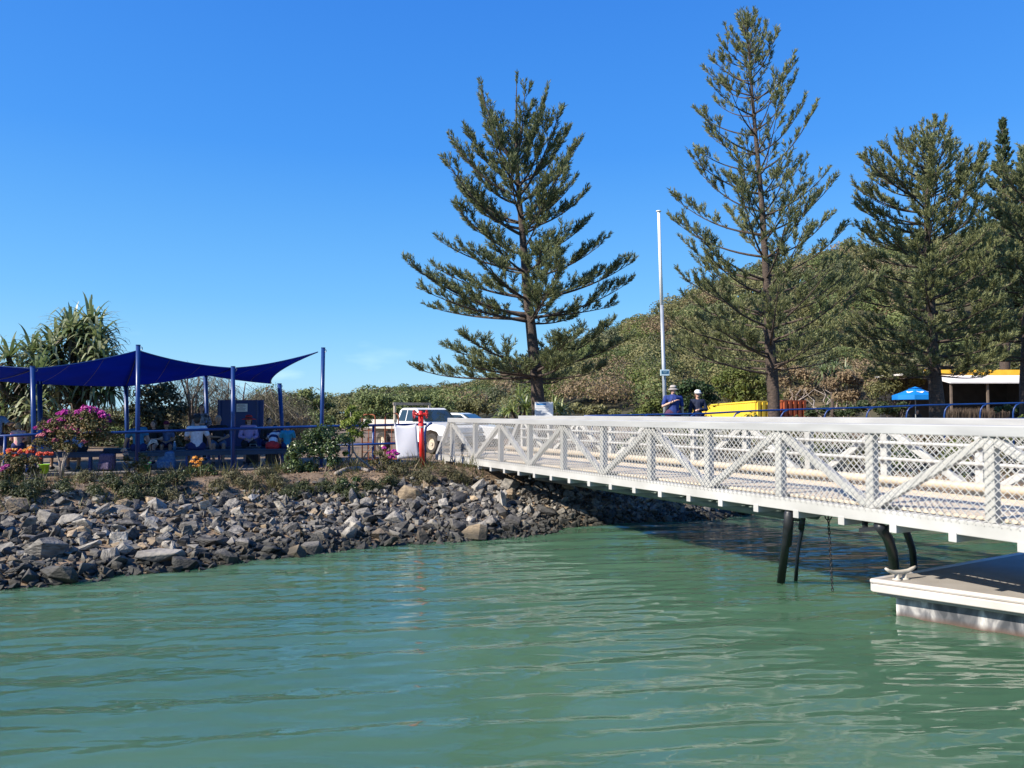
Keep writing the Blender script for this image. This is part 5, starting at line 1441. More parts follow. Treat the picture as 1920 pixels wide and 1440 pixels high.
for i, (lab, px, yb, D, bl, lf, m) in enumerate([
    ("rounded mid green tree at the left end of the distant bush", 575, 800, 62, [(550, 748, 16), (575, 742, 18), (600, 752, 15), (560, 765, 18), (590, 768, 18), (618, 765, 14), (545, 775, 14)], .16, FOREST[1]),
    ("brown-green scrub left of the sapling", 620, 810, 55, [(600, 780, 16), (625, 778, 16), (645, 785, 15), (585, 790, 14), (612, 795, 15), (640, 798, 14)], .15, FOREST[0]),
    ("soft green tree above the luggage trolleys", 700, 810, 64, [(690, 755, 20), (715, 750, 20), (740, 755, 18), (700, 775, 22), (730, 775, 22), (665, 775, 18)], .17, FOREST[1]),
    ("green tree row behind the truck cab", 790, 810, 66, [(765, 755, 18), (790, 750, 20), (815, 758, 18), (840, 765, 18), (780, 775, 20), (815, 778, 20)], .17, FOREST[1]),
    ("olive scrub left of the broad pine", 900, 810, 60, [(870, 762, 18), (895, 760, 18), (915, 768, 16), (885, 778, 16), (860, 778, 16)], .16, FOREST[0]),
    ("olive bush right of the information sign", 1080, 810, 55, [(1060, 770, 16), (1085, 766, 18), (1105, 772, 16), (1125, 770, 15), (1150, 776, 14)], .15, FOREST[0]),
    ("yellow-green bush left of the flagpole", 1215, 800, 46, [(1215, 766, 15), (1230, 758, 14), (1200, 776, 14), (1240, 772, 14), (1185, 782, 12)], .13, FOREST[4]),
    ("dense dark green bush behind the two standing people", 1300, 800, 50, [(1275, 735, 20), (1295, 725, 22), (1318, 730, 22), (1280, 760, 24), (1310, 758, 24), (1335, 748, 20), (1262, 765, 18)], .14, leafmat("deep_green_leaves", [(.012, .026, .008), (.022, .045, .013), (.038, .07, .02), (.055, .095, .03)], .25, .3)),
    ("bright green bush behind the yellow container", 1380, 790, 74, [(1345, 715, 18), (1370, 705, 22), (1395, 700, 22), (1360, 735, 20), (1390, 728, 24), (1420, 715, 22), (1415, 740, 22), (1440, 730, 18), (1385, 750, 18)], .20, FOREST[4]),
    ("brown-leaved bare-limbed tree behind the rust red container", 1500, 790, 76, [(1470, 715, 20), (1495, 700, 22), (1520, 705, 22), (1480, 740, 20), (1510, 735, 24), (1535, 730, 20), (1500, 755, 18), (1455, 690, 18)], .18, FOREST[3]),
    ("dry brown shrubby tree left of the blue umbrella", 1590, 790, 58, [(1560, 720, 18), (1585, 705, 20), (1610, 715, 20), (1575, 745, 20), (1600, 740, 22), (1630, 725, 18)], .15, FOREST[3]),
    ("olive green tree behind the blue umbrella", 1680, 790, 54, [(1650, 700, 22), (1675, 690, 24), (1705, 700, 22), (1640, 730, 22), (1670, 725, 26), (1700, 735, 20), (1655, 760, 20), (1720, 715, 18)], .13, FOREST[0]),
    ("dark green shrub below the blue umbrella", 1650, 800, 40, [(1600, 770, 14), (1625, 762, 16), (1650, 766, 16), (1675, 770, 14), (1690, 762, 12), (1575, 775, 12), (1545, 770, 14), (1520, 775, 12)], .10, leafmat("deep_green_leaves2", [(.015, .028, .009), (.03, .05, .016), (.055, .08, .028), (.10, .12, .05)], .25, .3)),
    ("green shrub in front of the cafe", 1885, 800, 36, [(1870, 768, 8), (1888, 765, 9), (1905, 768, 10), (1920, 770, 10)], .08, L_GLOSS)]):
    n_ = int(160 * len(bl)); shrub("bush" if "bush" in lab or "shrub" in lab or "scrub" in lab else "tree", lab, "bush" if "bush" in lab or "shrub" in lab or "scrub" in lab else "tree", px, yb, D, bl, n_ * 3, lf * .8, m, zbase=1.0)
for i, (px_, D_, lab, m_) in enumerate([(-10, 33, "olive scrub behind the far left rail", FOREST[0]), (60, 36, "brownish scrub between the two screw pines", FOREST[3]), (120, 32, "olive scrub behind the magenta bougainvillea", FOREST[0]), (185, 34, "dark scrub right of the large screw pine", FOREST[2]), (250, 33, "green scrub behind the dark round-crowned tree", FOREST[1]),
        (330, 34, "olive scrub behind the white t-shirt", FOREST[0]), (400, 35, "straw-coloured scrub left of the notice board", FOREST[3]), (470, 36, "olive scrub behind the notice board", FOREST[0]), (530, 34, "brownish scrub behind the child in teal", FOREST[3]), (580, 38, "green scrub behind the glossy shrub", FOREST[1])]):
    shrub("scrub", lab, "bush", px_, 850, D_, [(px_ - 26, 808, 26), (px_ + 22, 806, 28), (px_, 786, 24), (px_ - 10, 830, 24), (px_ + 24, 832, 24), (px_ + 36, 790, 18)], 1900, .09, m_, zbase=1.0)
def bare_limbs():
    t = thing("bare_tree", "pale twisted bare limbs behind the rust red container", "tree", P(1520, 780, 71))
    mb = MB(); r = np.random.default_rng(4)
    for k in range(12):
        x = r.uniform(1470, 1590); p = [arr(P(x, 785, 71))]
        for j in range(5): p.append(p[-1] + np.array([r.normal() * .5, r.normal() * .3, .55]))
        mb.tube(p, np.linspace(.09, .02, 6), 6)
    mb.build("limbs", M_PALEBARK, t, smooth=True)
bare_limbs()
# ------------------------------------------------------------------ screw pines
def rosette(mb, c, ax, n, L, w, r, droop=1.0):
    ax = ax / np.linalg.norm(ax)
    s1 = np.cross(ax, [0.3, 0.8, 0.2]); s1 /= np.linalg.norm(s1); s2 = np.cross(ax, s1)
    for k in range(n):
        th = k * 2.399 + r.normal() * .15; f = (k + .5) / n
        el = R(88 - 95 * f ** .75) + r.normal() * .08
        out = s1 * math.cos(th) + s2 * math.sin(th)
        d = ax * math.sin(el) + out * math.cos(el)
        l = L * r.uniform(.75, 1.1); K = 8; p = [c + out * .05]; v = d.copy(); kink = r.integers(3, 6)
        for j in range(K - 1):
            p.append(p[-1] + v * l / (K - 1))
            v = v + np.array([0, 0, -1]) * droop * (.05 + .055 * j + (1.0 if j == kink and r.random() < .65 else 0)); v /= np.linalg.norm(v)
        u = np.linspace(0, 1, K)
        side = np.cross(d, np.array([0, 0, 1.0])); 
        if np.linalg.norm(side) < .1: side = out
        mb.strips(p, w * np.array([.9, 1, 1, .95, .85, .65, .4, .04]) + u * 0, side=np.cross(side, [0, 0, .01]) * 0 + np.cross(v, side) if False else None)
L_PAND = leafmat("screw_pine_leaves", [(.07, .11, .04), (.14, .19, .07), (.24, .28, .12), (.40, .41, .24)], .4, .2, .4, .5)
L_PANDD = leafmat("dead_screw_pine_leaves", [(.06, .045, .03), (.11, .085, .055), (.17, .135, .09)], .15, .2)
L_PANDY = leafmat("bright_screw_pine_leaves", [(.08, .12, .03), (.15, .20, .05), (.24, .28, .09), (.32, .33, .15)], .3, .2, .4, .5)
def pandanus(label, px, ybase, D, trunk, heads, L=1.1, n=46, w=.04, m=None, seed=1, dead=True, name="screw_pine"):
    r = np.random.default_rng(seed)
    b = arr(P(px, ybase, D)); b[2] = gz(b[0], b[1])
    t = thing(name, label, "screw pine", tuple(b))
    tr = MB(); fork = arr(P(*trunk, D))
    tr.tube([b - [0, 0, .1], b * .5 + fork * .5 + [.05, 0, 0], fork], [.17, .15, .14], 10)
    mb = MB(); dd = MB(); K = 0
    for hx, hy in heads:
        c = arr(P(hx, hy, D)); c[1] += r.normal() * .35
        ax = c - fork + np.array([0, 0, .9]); ax /= np.linalg.norm(ax)
        tr.tube([fork, fork * .4 + c * .6 + [0, 0, -.12], c], [.11, .085, .075], 8)
        rosette(mb, c, ax, n, L, w, r)
        if dead: rosette(dd, c - ax * .12, -ax * .2 + np.array([0, 0, -1]), 16, L * .9, w * .8, r, .6); K += 1
    tr.build("trunk", M_BARK, t, smooth=True); mb.build("leaves", m or L_PAND, t)
    if K: dd.build("dead_leaves", L_PANDD, t)
pandanus("large screw pine with drooping strap leaves behind the left sail", 140, 890, 24.5, (142, 745), [(150, 640), (115, 660), (180, 650), (105, 640), (165, 605), (200, 670), (130, 685), (172, 690), (95, 690), (140, 622), (190, 632), (120, 618), (150, 665), (205, 700), (85, 668), (112, 722), (178, 728), (92, 748), (150, 742), (205, 730)], 1.05, 44, .054, seed=2)
pandanus("smaller screw pine at the left edge behind the sails", 35, 890, 23, (40, 760), [(28, 672), (60, 690), (10, 700), (85, 705), (45, 720), (75, 740), (5, 740), (60, 775), (20, 785), (95, 770)], 1.0, 42, .05, seed=5)
pandanus("pale green screw pine beside the foot of the broad pine", 970, 800, 34, (972, 795), [(960, 770), (985, 765), (975, 750), (945, 780), (1000, 775), (1040, 765), (1055, 775), (1035, 780)], .8, 40, .045, L_PANDY, 9, False)
pandanus("screw pine in the scrub behind the containers", 1560, 790, 66, (1560, 735), [(1545, 695), (1565, 690), (1585, 700), (1555, 710), (1575, 715)], 1.5, 34, .06, None, 14, True)
# ------------------------------------------------------------------ ground cover
def grass():
    n = 34000; mb = MB()
    x = rng.uniform(-13, 9, n); y0 = np.interp(x, SHORE[:, 0], SHORE[:, 1]); w = bank_w(x)
    y = y0 + w * 1.25 * rng.uniform(.70, 1.75, n)
    d = shore_d(x, y) / w
    clump = sm_noise(x, y, 4.5, 17)
    ok = (d > .76) & (d < 1.5) & (clump > .0) & ~((np.abs((x - GO[0]) * GN[0] + (y - GO[1]) * GN[1] - 1) < 1.3) & ((x - GO[0]) * GD[0] + (y - GO[1]) * GD[1] > 1.0))
    fl = (x - NB0[0]) * BN[0] + (y - NB0[1]) * BN[1]
    ok &= fl < -.45
    x, y = x[ok], y[ok]; z = ground_z(x, y); n = len(x); cl = clump[ok]
    p0 = np.stack([x, y, z - .01], 1)
    l = (.08 + .28 * rng.random(n) ** 2) * (0.6 + 1.4 * np.clip(cl + .1, 0, .5))
    dr = np.stack([rng.normal(size=n) * .5, rng.normal(size=n) * .5 - .25, np.full(n, .8)], 1)
    dead = rng.random(n) < .42
    dr[dead, 2] = rng.uniform(-.15, .5, dead.sum())
    dr /= np.linalg.norm(dr, axis=1)[:, None]
    p1 = p0 + dr * l[:, None] * 1.4
    mb.blades(p0[dead], p1[dead], .006, 0); mb.blades(p0[~dead], p1[~dead], .007, 1)
    o = mb.build("dry_grass", [leafmat("straw", [(.10, .07, .035), (.17, .12, .065), (.26, .185, .10), (.10, .085, .045)], .15, .4, pscale=1.5), leafmat("bank_grass", [(.03, .04, .012), (.06, .07, .02), (.10, .105, .035), (.16, .145, .06)], .25, .4, pscale=1.2)], origin=(0, 17, 0))
    tag(o, "dry grass and straw matting along the top of the bank", "grass", kind='stuff')
grass()
def litter():
    n = 9000; mb = MB()
    x = rng.uniform(-12, 6, n); y0 = np.interp(x, SHORE[:, 0], SHORE[:, 1]); w = bank_w(x)
    y = y0 + w * 1.25 * rng.uniform(.6, 1.6, n); d = shore_d(x, y) / w
    ok = (d > .72) & (d < 1.5); x, y = x[ok], y[ok]; z = ground_z(x, y) + .012
    p = np.stack([x, y, z], 1); nn = np.stack([rng.normal(size=len(x)) * .5, rng.normal(size=len(x)) * .5, np.ones(len(x))], 1)
    mb.leaves(p, nn, rng.uniform(.015, .045, len(x)), .5)
    tag(mb.build("leaf_litter", leafmat("litter", [(.09, .05, .03), (.17, .10, .06), (.26, .17, .10), (.34, .25, .16)], .1, .3, pscale=1.5), origin=(0, 17, 0)), "brown dead leaves scattered along the bank crest", "leaf litter", kind='stuff')
litter()
# leafy tufts on the bank face and the far bank seen through the gangway mesh
k_ = 0
TUFTS = [(30, 905, 15.0, "dark green tuft under the red-flowered shrub"), (160, 905, 15.4, "leafy tuft right of the bougainvillea stems"), (205, 912, 15.7, "dark leafy tuft on the bank below the first bench"), (262, 912, 16.0, "dark hanging tuft below the pale-flowered shrub"), (300, 915, 16.2, "dark hanging tuft left of the orange-flowered plant"),
         (440, 905, 16.9, "grassy tuft right of the orange-flowered plant"), (500, 898, 17.2, "grassy green tuft left of the glossy shrub"), (520, 915, 16.9, "drooping dry tuft below the end of the bench"), (800, 905, 18.3, "tuft of dry weeds below the red standpipe"), (745, 890, 18.2, "small tuft of weeds below the white banner"), (335, 905, 16.4, "dark leafy tuft right under the towel on the bench"), (225, 925, 15.6, "dark leafy tuft lowest below the pale-flowered shrub"), (70, 920, 14.6, "dark leafy tuft left of the bougainvillea stems"), (570, 925, 16.8, "dark leafy tuft under the glossy shrub"), (610, 925, 16.9, "dark trailing tuft under the driftwood log"), (640, 930, 16.7, "dark trailing tuft above the pale block rock"), (700, 925, 17.2, "dark leafy tuft left of the tan boulder"), (465, 915, 16.8, "dry tuft on the bare bank under the suitcases"), (840, 895, 18.6, "dry tuft where the gangway meets the bank"), (120, 925, 14.9, "dark leafy tuft under the thin pale branch"), (15, 925, 14.0, "dark leafy tuft at the left picture edge above the rocks"), (50, 935, 14.0, "dark drooping tuft above the tan boulder at the left"), (180, 930, 15.0, "dark drooping tuft below the striped bag"), (250, 935, 15.6, "dark drooping tuft lowest under the tall left post"), (290, 935, 15.8, "dark drooping tuft below the towel and cap"), (320, 940, 15.8, "dry drooping tuft above the pale wedge rock"), (410, 920, 16.4, "dry tuft right under the orange-flowered plant"), (545, 935, 16.5, "dark drooping tuft left of the glossy shrub foot"), (660, 940, 16.6, "dark drooping tuft below the sapling foot"), (730, 915, 17.6, "dark leafy tuft under the pink flower cluster"), (785, 905, 18.0, "dry tuft just left of the red standpipe base"), (860, 905, 18.6, "dry drooping tuft beside the gangway end")]
for px_, py_, D_, lab in TUFTS:
    c_ = at_px(px_, py_); D_ = c_.y; z_ = gz(c_.x, c_.y)
    r_ = 18 if 'drooping' in lab else 15
    yb_ = 775 + (EYE - z_) * F / D_
    shrub("weed_tuft", lab, "weeds", px_, yb_, D_, [(px_ - 10, yb_ - 9, r_), (px_ + 10, yb_ - 7, r_), (px_, yb_ - 16, r_ - 3), (px_ - 4, yb_ + 6, r_)], 1000, .042, L_TUFT if "dark" in lab else L_DRY, asp=.2, zbase=z_)
FAR = [(x, 868 - (i % 3) * 5, 21.3 + .0035 * (x - 1190) + (i % 2) * .7) for i, x in enumerate(range(1195, 1960, 42))]
for i, (px_, py_, D_) in enumerate(FAR):
    c_ = P(px_, py_, D_); z_ = gz(c_.x, c_.y); yb_ = 775 + (EYE - z_) * F / D_
    m_ = (L_GLOSS, L_DRY, FOREST[4])[i % 3]
    cols = ("dark green", "dry olive", "lime green")[i % 3]
    pos = "near the flagpole" if px_ < 1240 else "under the person in the hat" if px_ < 1300 else "near the white-capped person" if px_ < 1360 else "below the yellow container" if px_ < 1410 else "below the foot of the slender pine" if px_ < 1460 else "below the rust red container" if px_ < 1540 else "below the quay rail" if px_ < 1640 else "below the blue umbrella" if px_ < 1700 else "below the bushy pine" if px_ < 1780 else "below the cafe" if px_ < 1900 else "at the right picture edge"
    shrub("bank_shrub", f"{cols} {'bushy' if i % 2 else 'spreading'} shrub on the far bank {pos}", "shrub", px_, yb_, D_, [(px_ - 22, yb_ - 14, 22), (px_ + 20, yb_ - 16, 22), (px_, yb_ - 32, 22), (px_ - 14, yb_ + 12, 20), (px_ + 14, yb_ + 14, 20), (px_ + 4, yb_ + 30, 14), (px_ + 6, yb_ - 50, 18)], 1500, .05, m_, zbase=z_, group="shrubs on the far bank")
def log():
    t = [(630, 892), (650, 884), (672, 882), (690, 886)]
    q = [arr(at_px(x, y)) + [0, 0, .05] for x, y in t]
    mb = MB(); mb.tube(q, [.05, .065, .06, .04], 9); tag(mb.build("driftwood_log", M_PALEBARK, smooth=True), "pale driftwood log lying on the bank under the sapling", "log")
    q = [arr(at_px(x, y)) + [0, 0, .03] for x, y in ((128, 902), (150, 903), (190, 905))]
    mb = MB(); mb.tube(q, [.03, .035, .02], 8); tag(mb.build("driftwood_log", M_PALEBARK, smooth=True), "thin pale branch lying below the magenta bougainvillea", "log")
    q = [arr(at_px(x, y)) + [0, 0, .08] for x, y in ((405, 950), (425, 938), (450, 932))]
    mb = MB(); mb.tube(q, [.02, .022, .012], 8); tag(mb.build("driftwood_log", M_PALEBARK, smooth=True), "thin broken branch lying among the rocks below the bench", "log")
log()
# ------------------------------------------------------------------ people
SKIN = {k: mat("skin_" + k, c, tuple(x * .9 for x in c), 6, .5, rrange=.05) for k, c in (("fair", (.55, .33, .24)), ("tan", (.42, .235, .155)), ("dark", (.24, .13, .085)))}
def remesh(o, vox, sm=2):
    md = o.modifiers.new("r", 'REMESH'); md.mode = 'VOXEL'; md.voxel_size = vox; md.use_smooth_shade = True
    m2 = o.modifiers.new("s", 'SMOOTH'); m2.factor = .5; m2.iterations = sm
    dg = bpy.context.evaluated_depsgraph_get(); me = bpy.data.meshes.new_from_object(o.evaluated_get(dg))
    o.modifiers.clear(); old = o.data; o.data = me; bpy.data.meshes.remove(old)
    me.polygons.foreach_set("use_smooth", np.ones(len(me.polygons), bool))
    if not me.materials: pass
    return o
def cloth(name, c, c2=None): return mat("cloth_" + name, c, c2, 14, .85, bump=.003, bscale=25)
def person(label, loc, rot, pose="sit", k=1.0, skin="fair", shirt=None, pants=None, hair=None, hairlen=0.0, hat=None, glasses=False, sleeve=.5, leg=.5, lean=0.0, side=0.0, arms=("lap", "lap"), head=(0, 0), shoes=None, collar=None, stripes=None, wide=1.0):
    """loc: point of the seat (sit) or ground (stand); rot: 0 faces the camera"""
    t = thing("person", label, "person", loc)
    cr, sr = math.cos(rot), math.sin(rot)
    def W(p):
        x, y, z = (q * k for q in p); return np.array([loc[0] + x * cr - y * sr, loc[1] + x * sr + y * cr, loc[2] + z])
    hz = .10 if pose == "sit" else .93
    def U(p):  # upper body lean forward (towards -y) and sideways
        x, y, z = p; z0 = z - hz
        cl, sl = math.cos(lean), math.sin(lean); y, z1 = y * cl - z0 * sl, z0 * cl + y * sl
        cs, ss = math.cos(side), math.sin(side); x, z1 = x * cs + z1 * ss, z1 * cs - x * ss
        return (x, y, z1 + hz)
    pel = (0, 0, hz); belly = U((0, -.01, hz + .16)); chest = U((0, 0, hz + .36)); neck = U((0, .005, hz + .50)); hd = U((head[0] * .04, -.015 - .02 * head[1], hz + .655))
    S = {s: U((s * .165 * wide, 0, hz + .435)) for s in (-1, 1)}
    H = {s: (s * .088 * wide, 0, hz - .02) for s in (-1, 1)}
    if pose == "sit":
        Kn = {s: (s * .13, -.43, .075) for s in (-1, 1)}; An = {s: (s * .12, -.40, -.37) for s in (-1, 1)}; To = {s: (s * .14, -.56, -.43) for s in (-1, 1)}
    else:
        Kn = {s: (s * .10, -.02, .48) for s in (-1, 1)}; An = {s: (s * .11, .02, .08) for s in (-1, 1)}; To = {s: (s * .14, -.13, .03) for s in (-1, 1)}
    E, Ha, Hd = {}, {}, {}
    for s, a in zip((-1, 1), arms):
        sx, sy, sz = S[s]
        if a == "lap": E[s] = (sx + s * .07, sy - .04, sz - .25); Ha[s] = (s * .07, sy - .30, hz + .12)
        elif a == "down": E[s] = (sx + s * .06, sy + .02, sz - .28); Ha[s] = (sx + s * .06, sy - .03, sz - .53)
        elif a == "chest": E[s] = (sx + s * .10, sy - .06, sz - .24); Ha[s] = (s * .02, sy - .22, sz - .10)
        elif a == "belly": E[s] = (sx + s * .09, sy - .03, sz - .25); Ha[s] = (-s * .02, sy - .21, sz - .26)
        elif a == "prop": E[s] = (sx + s * .10, sy + .03, sz - .25); Ha[s] = (sx + s * .14, sy + .02, sz - .48)
        elif a == "reach": E[s] = (sx + s * .05, sy - .20, sz - .16); Ha[s] = (sx - s * .02, sy - .42, sz - .12)
    def cap(mb, a, b, ra, rb, n=10): mb.capsule(W(a), W(b), ra * k, rb * k, n)
    # body: one continuous skin
    mb = MB()
    cap(mb, pel, belly, .125 * wide, .115 * wide); cap(mb, belly, chest, .115 * wide, .125 * wide)
    cap(mb, (S[-1][0] * .6, S[-1][1], S[-1][2] - .03), (S[1][0] * .6, S[1][1], S[1][2] - .03), .085, .085); cap(mb, chest, neck, .09, .052); cap(mb, neck, hd, .052, .055)
    Rz = np.array([[cr, -sr, 0], [sr, cr, 0], [0, 0, 1]])
    hc = W(hd); mb.ball(hc, (.074 * k, .092 * k, .112 * k), 14, rot=Rz)
    def Hh(x, y, z): return W((hd[0] + x, hd[1] + y, hd[2] + z))
    mb.ball(Hh(0, -.03, -.065), (.05 * k, .055 * k, .05 * k), 10, rot=Rz)
    mb.capsule(Hh(0, -.085, .008), Hh(0, -.103, -.022), .010 * k, .015 * k, 8)
    for s in (-1, 1): mb.ball(Hh(s * .077, .005, -.005), (.012 * k, .02 * k, .03 * k), 8, rot=Rz)
    for s in (-1, 1):
        cap(mb, S[s], E[s], .05, .041); cap(mb, E[s], Ha[s], .041, .028)
        e, h = np.array(E[s]), np.array(Ha[s]); d = h - e; d /= np.linalg.norm(d)
        lat = np.cross(d, [0, 0, 1.0]); lat = lat / (np.linalg.norm(lat) + 1e-9) if np.linalg.norm(lat) > .1 else np.array([0, -1.0, 0])
        dn = np.cross(lat, d); dn = dn if dn[2] < 0 else -dn
        pm = h + d * .045
        for q in (-.022, 0, .022): mb.capsule(W(h + lat * q * .6), W(pm + d * .03 + lat * q), .018 * k, .016 * k, 8)
        for fi, (q, l) in enumerate(((-.030, .052), (-.010, .065), (.011, .060), (.031, .045))):
            b0 = pm + d * .03 + lat * q; b1 = b0 + d * l * .55 + dn * l * .12 + lat * q * .12; b2 = b1 + d * l * .35 + dn * l * .42
            mb.capsule(W(b0), W(b1), .0098 * k, .0092 * k, 7); mb.capsule(W(b1), W(b2), .0092 * k, .008 * k, 7)
        th0 = h + d * .02 - lat * s * .022; th1 = th0 + d * .035 - lat * s * .03; th2 = th1 + d * .028 - lat * s * .006 + dn * .012
        mb.capsule(W(th0), W(th1), .013 * k, .011 * k, 7); mb.capsule(W(th1), W(th2), .011 * k, .009 * k, 7)
        cap(mb, H[s], Kn[s], .082, .056); cap(mb, Kn[s], An[s], .056, .036)
        kn, an = np.array(Kn[s]), np.array(An[s]); cf = kn * .65 + an * .35 + np.array([0, .018, 0]); mb.ball(W(cf), (.053 * k, .053 * k, .09 * k), 10, rot=Rz)
        cap(mb, An[s], To[s], .038, .03); cap(mb, An[s], (An[s][0], An[s][1] + .04, To[s][2] + .005), .036, .034)
    body = mb.build("body", SKIN[skin], t); remesh(body, .0085, 2)
    # face
    mb = MB()
    for s in (-1, 1): mb.ball(Hh(s * .03, -.0865, .014), (.012 * k, .006 * k, .007 * k), 8, rot=Rz)
    mb.build("eyes", mat("eye_dark", (.03, .02, .015), None, 3, .2), t, smooth=True)
    mb = MB(); mb.ball(Hh(0, -.0855, -.052), (.022 * k, .008 * k, .006 * k), 8, rot=Rz); mb.build("mouth", mat("lips", (.32, .10, .09), None, 3, .5), t, smooth=True)
    # shirt
    mb = MB(); g = .018
    cap(mb, (pel[0], pel[1], pel[2] - .0), belly, .137 * wide, .13 * wide); cap(mb, belly, chest, .13 * wide, .14 * wide); cap(mb, S[-1], S[1], .070, .070); cap(mb, (S[-1][0] * .6, S[-1][1], S[-1][2] - .03), (S[1][0] * .6, S[1][1], S[1][2] - .03), .104, .104); cap(mb, chest, (neck[0] * .7 + chest[0] * .3, neck[1] * .7 + chest[1] * .3, neck[2] * .7 + chest[2] * .3 - .03), .115, .075)
    for s in (-1, 1):
        e, h = np.array(E[s]), np.array(Ha[s]); sh = np.array(S[s])
        if sleeve <= 1: cap(mb, S[s], sh + (e - sh) * sleeve, .068, .064)
        else: cap(mb, S[s], E[s], .066, .056); cap(mb, E[s], e + (h - e) * (sleeve - 1), .056, .044)
    sh = mb.build("shirt", shirt, t); remesh(sh, .014, 3)
    if stripes:
        sh.data.materials.clear()
        for m_ in stripes: sh.data.materials.append(m_)
        me = sh.data; co = np.zeros(len(me.polygons) * 3); me.polygons.foreach_get("center", co); co = co.reshape(-1, 3)
        a = np.array(W(pel)) - np.array(loc); b = np.array(W(neck)) - np.array(loc); ax = (b - a) / np.linalg.norm(b - a)
        u = ((co - a) @ ax) / np.linalg.norm(b - a); me.polygons.foreach_set("material_index", (np.digitize(u, [.12, .42, .62, .78]) % 5 % len(stripes)).astype(np.int32))
    # trousers, shorts or skirt
    mb = MB(); cap(mb, (-.07, pel[1], pel[2] - .02), (.07, pel[1], pel[2] - .02), .135 * wide, .135 * wide)
    for s in (-1, 1):
        hp, kn, an = np.array(H[s]), np.array(Kn[s]), np.array(An[s])
        if leg <= 1: cap(mb, H[s], hp + (kn - hp) * leg, .098, .08)
        else: cap(mb, H[s], Kn[s], .096, .072); cap(mb, Kn[s], kn + (an - kn) * (leg - 1), .072, .055)
    p = mb.build("shorts" if leg <= 1 else "trousers", pants, t); remesh(p, .014, 2)
    # shoes
    for s in (-1, 1):
        mb = MB(); a, b = np.array(An[s]), np.array(To[s]); mb.capsule(W((a[0], a[1] + .04, b[2] + .012)), W((b[0], b[1], b[2])), .046 * k, .044 * k, 10)
        mb.build("shoe", shoes or cloth("shoe_dark", (.05, .05, .055)), t, smooth=True)
    # hair
    if hair:
        mb = MB(); mb.ball(Hh(0, .016, .022), (.083 * k, .096 * k, .108 * k), 14, rot=Rz); mb.ball(Hh(0, .035, -.02), (.078 * k, .075 * k, .09 * k), 12, rot=Rz)
        if hairlen:
            for x in (-.055, -.02, .02, .055): mb.capsule(Hh(x, .045, -.02), Hh(x * 1.1, .06, -.06 - hairlen), .04 * k, .032 * k, 8)
            for s in (-1, 1): mb.capsule(Hh(s * .075, .01, 0), Hh(s * .085, .01, -.05 - hairlen * .8), .022 * k, .018 * k, 8)
        o = mb.build("hair", hair, t); remesh(o, .014, 2)
    if hat:
        kind, m_ = hat
        if kind == "cap":
            mb = MB(); mb.lathe(Hh(0, .008, .045), [(.098 * k, -.01 * k), (.097 * k, .02 * k), (.085 * k, .055 * k), (.05 * k, .08 * k), (.012 * k, .088 * k), (0, .088 * k)], 18)
            n = 9; V = []
            for r_ in (.09, .165):
                for a in np.linspace(-1.0, 1.0, n): V.append(Hh(math.sin(a) * r_ * .85, -math.cos(a) * r_ + .008, .036 - (.02 if r_ > .1 else 0)))
            mb.add(V, [(i, i + 1, n + i + 1, n + i) for i in range(n - 1)])
            o = mb.build("cap", m_, t, smooth=True); o.modifiers.new("th", 'SOLIDIFY').thickness = .006
        else:
            br = .20 if kind == "wide" else .15
            mb = MB(); mb.lathe(Hh(0, .005, .04), [(br * k, -.035 * k), (br * .8 * k, -.012 * k), (.097 * k, .0), (.095 * k, .045 * k), (.075 * k, .085 * k), (.03 * k, .098 * k), (0, .1 * k)], 20)
            o = mb.build("hat", m_, t, smooth=True); o.modifiers.new("th", 'SOLIDIFY').thickness = .006
            b = MB(); b.lathe(Hh(0, .005, .04), [(.100 * k, .002 * k), (.099 * k, .03 * k)], 20); b.build("hat_band", cloth("band_dark", (.03, .03, .035)), o, smooth=True)
    if glasses:
        mb = MB()
        for s in (-1, 1): mb.ball(Hh(s * .032, -.091, .014), (.026 * k, .010 * k, .019 * k), 10, rot=Rz); mb.tube([Hh(s * .055, -.082, .018), Hh(s * .08, 0, .012)], .005 * k, 6)
        mb.tube([Hh(-.02, -.097, .018), Hh(.02, -.097, .018)], .005 * k, 6); mb.build("sunglasses", M_BLACK, t, smooth=True)
    return t
def seat_pt(px, off, fwd=0.0):
    """point on bench line offset off at the photo column px"""
    A = NB0 + BN * off
    u = (px - 960) / F   # solve A.x + s*BD.x = u*(A.y + s*BD.y)
    s = (u * A[1] - A[0]) / (BD[0] - u * BD[1]); q = A + BD * s - BN * fwd
    return (q[0], q[1], SEATZ)
FACE = math.atan2(BD[1], BD[0])          # facing the water
BACK = FACE + math.pi
H_BLK = mat("hair_black", (.012, .010, .010), (.02, .016, .014), 30, .45); H_BRN = mat("hair_brown", (.10, .05, .025), (.06, .03, .016), 30, .5); H_GRY = mat("hair_grey", (.34, .31, .28), (.24, .22, .2), 30, .55); H_BLD = mat("hair_blond", (.36, .22, .10), (.26, .15, .07), 30, .5)
C_NAVY = cloth("navy", (.012, .022, .10)); C_BLK = cloth("black", (.016, .017, .022)); C_WHT = cloth("white", (.66, .68, .74)); C_TEAL = cloth("teal", (.02, .26, .42)); C_LIL = cloth("lilac", (.50, .34, .54), (.40, .26, .46)); C_SLATE = cloth("slate_blue", (.12, .15, .27)); C_RED = cloth("red", (.50, .03, .035)); C_DEN = cloth("denim", (.10, .17, .27)); C_PNK = cloth("pink", (.62, .22, .28), (.70, .52, .36)); C_BLU = cloth("blue", (.02, .10, .34)); C_KHK = cloth("khaki", (.30, .26, .20)); C_STR = cloth("tshirt_navy_print", (.022, .045, .20), (.012, .028, .13)); C_SKY = cloth("pale_blue", (.22, .34, .50))
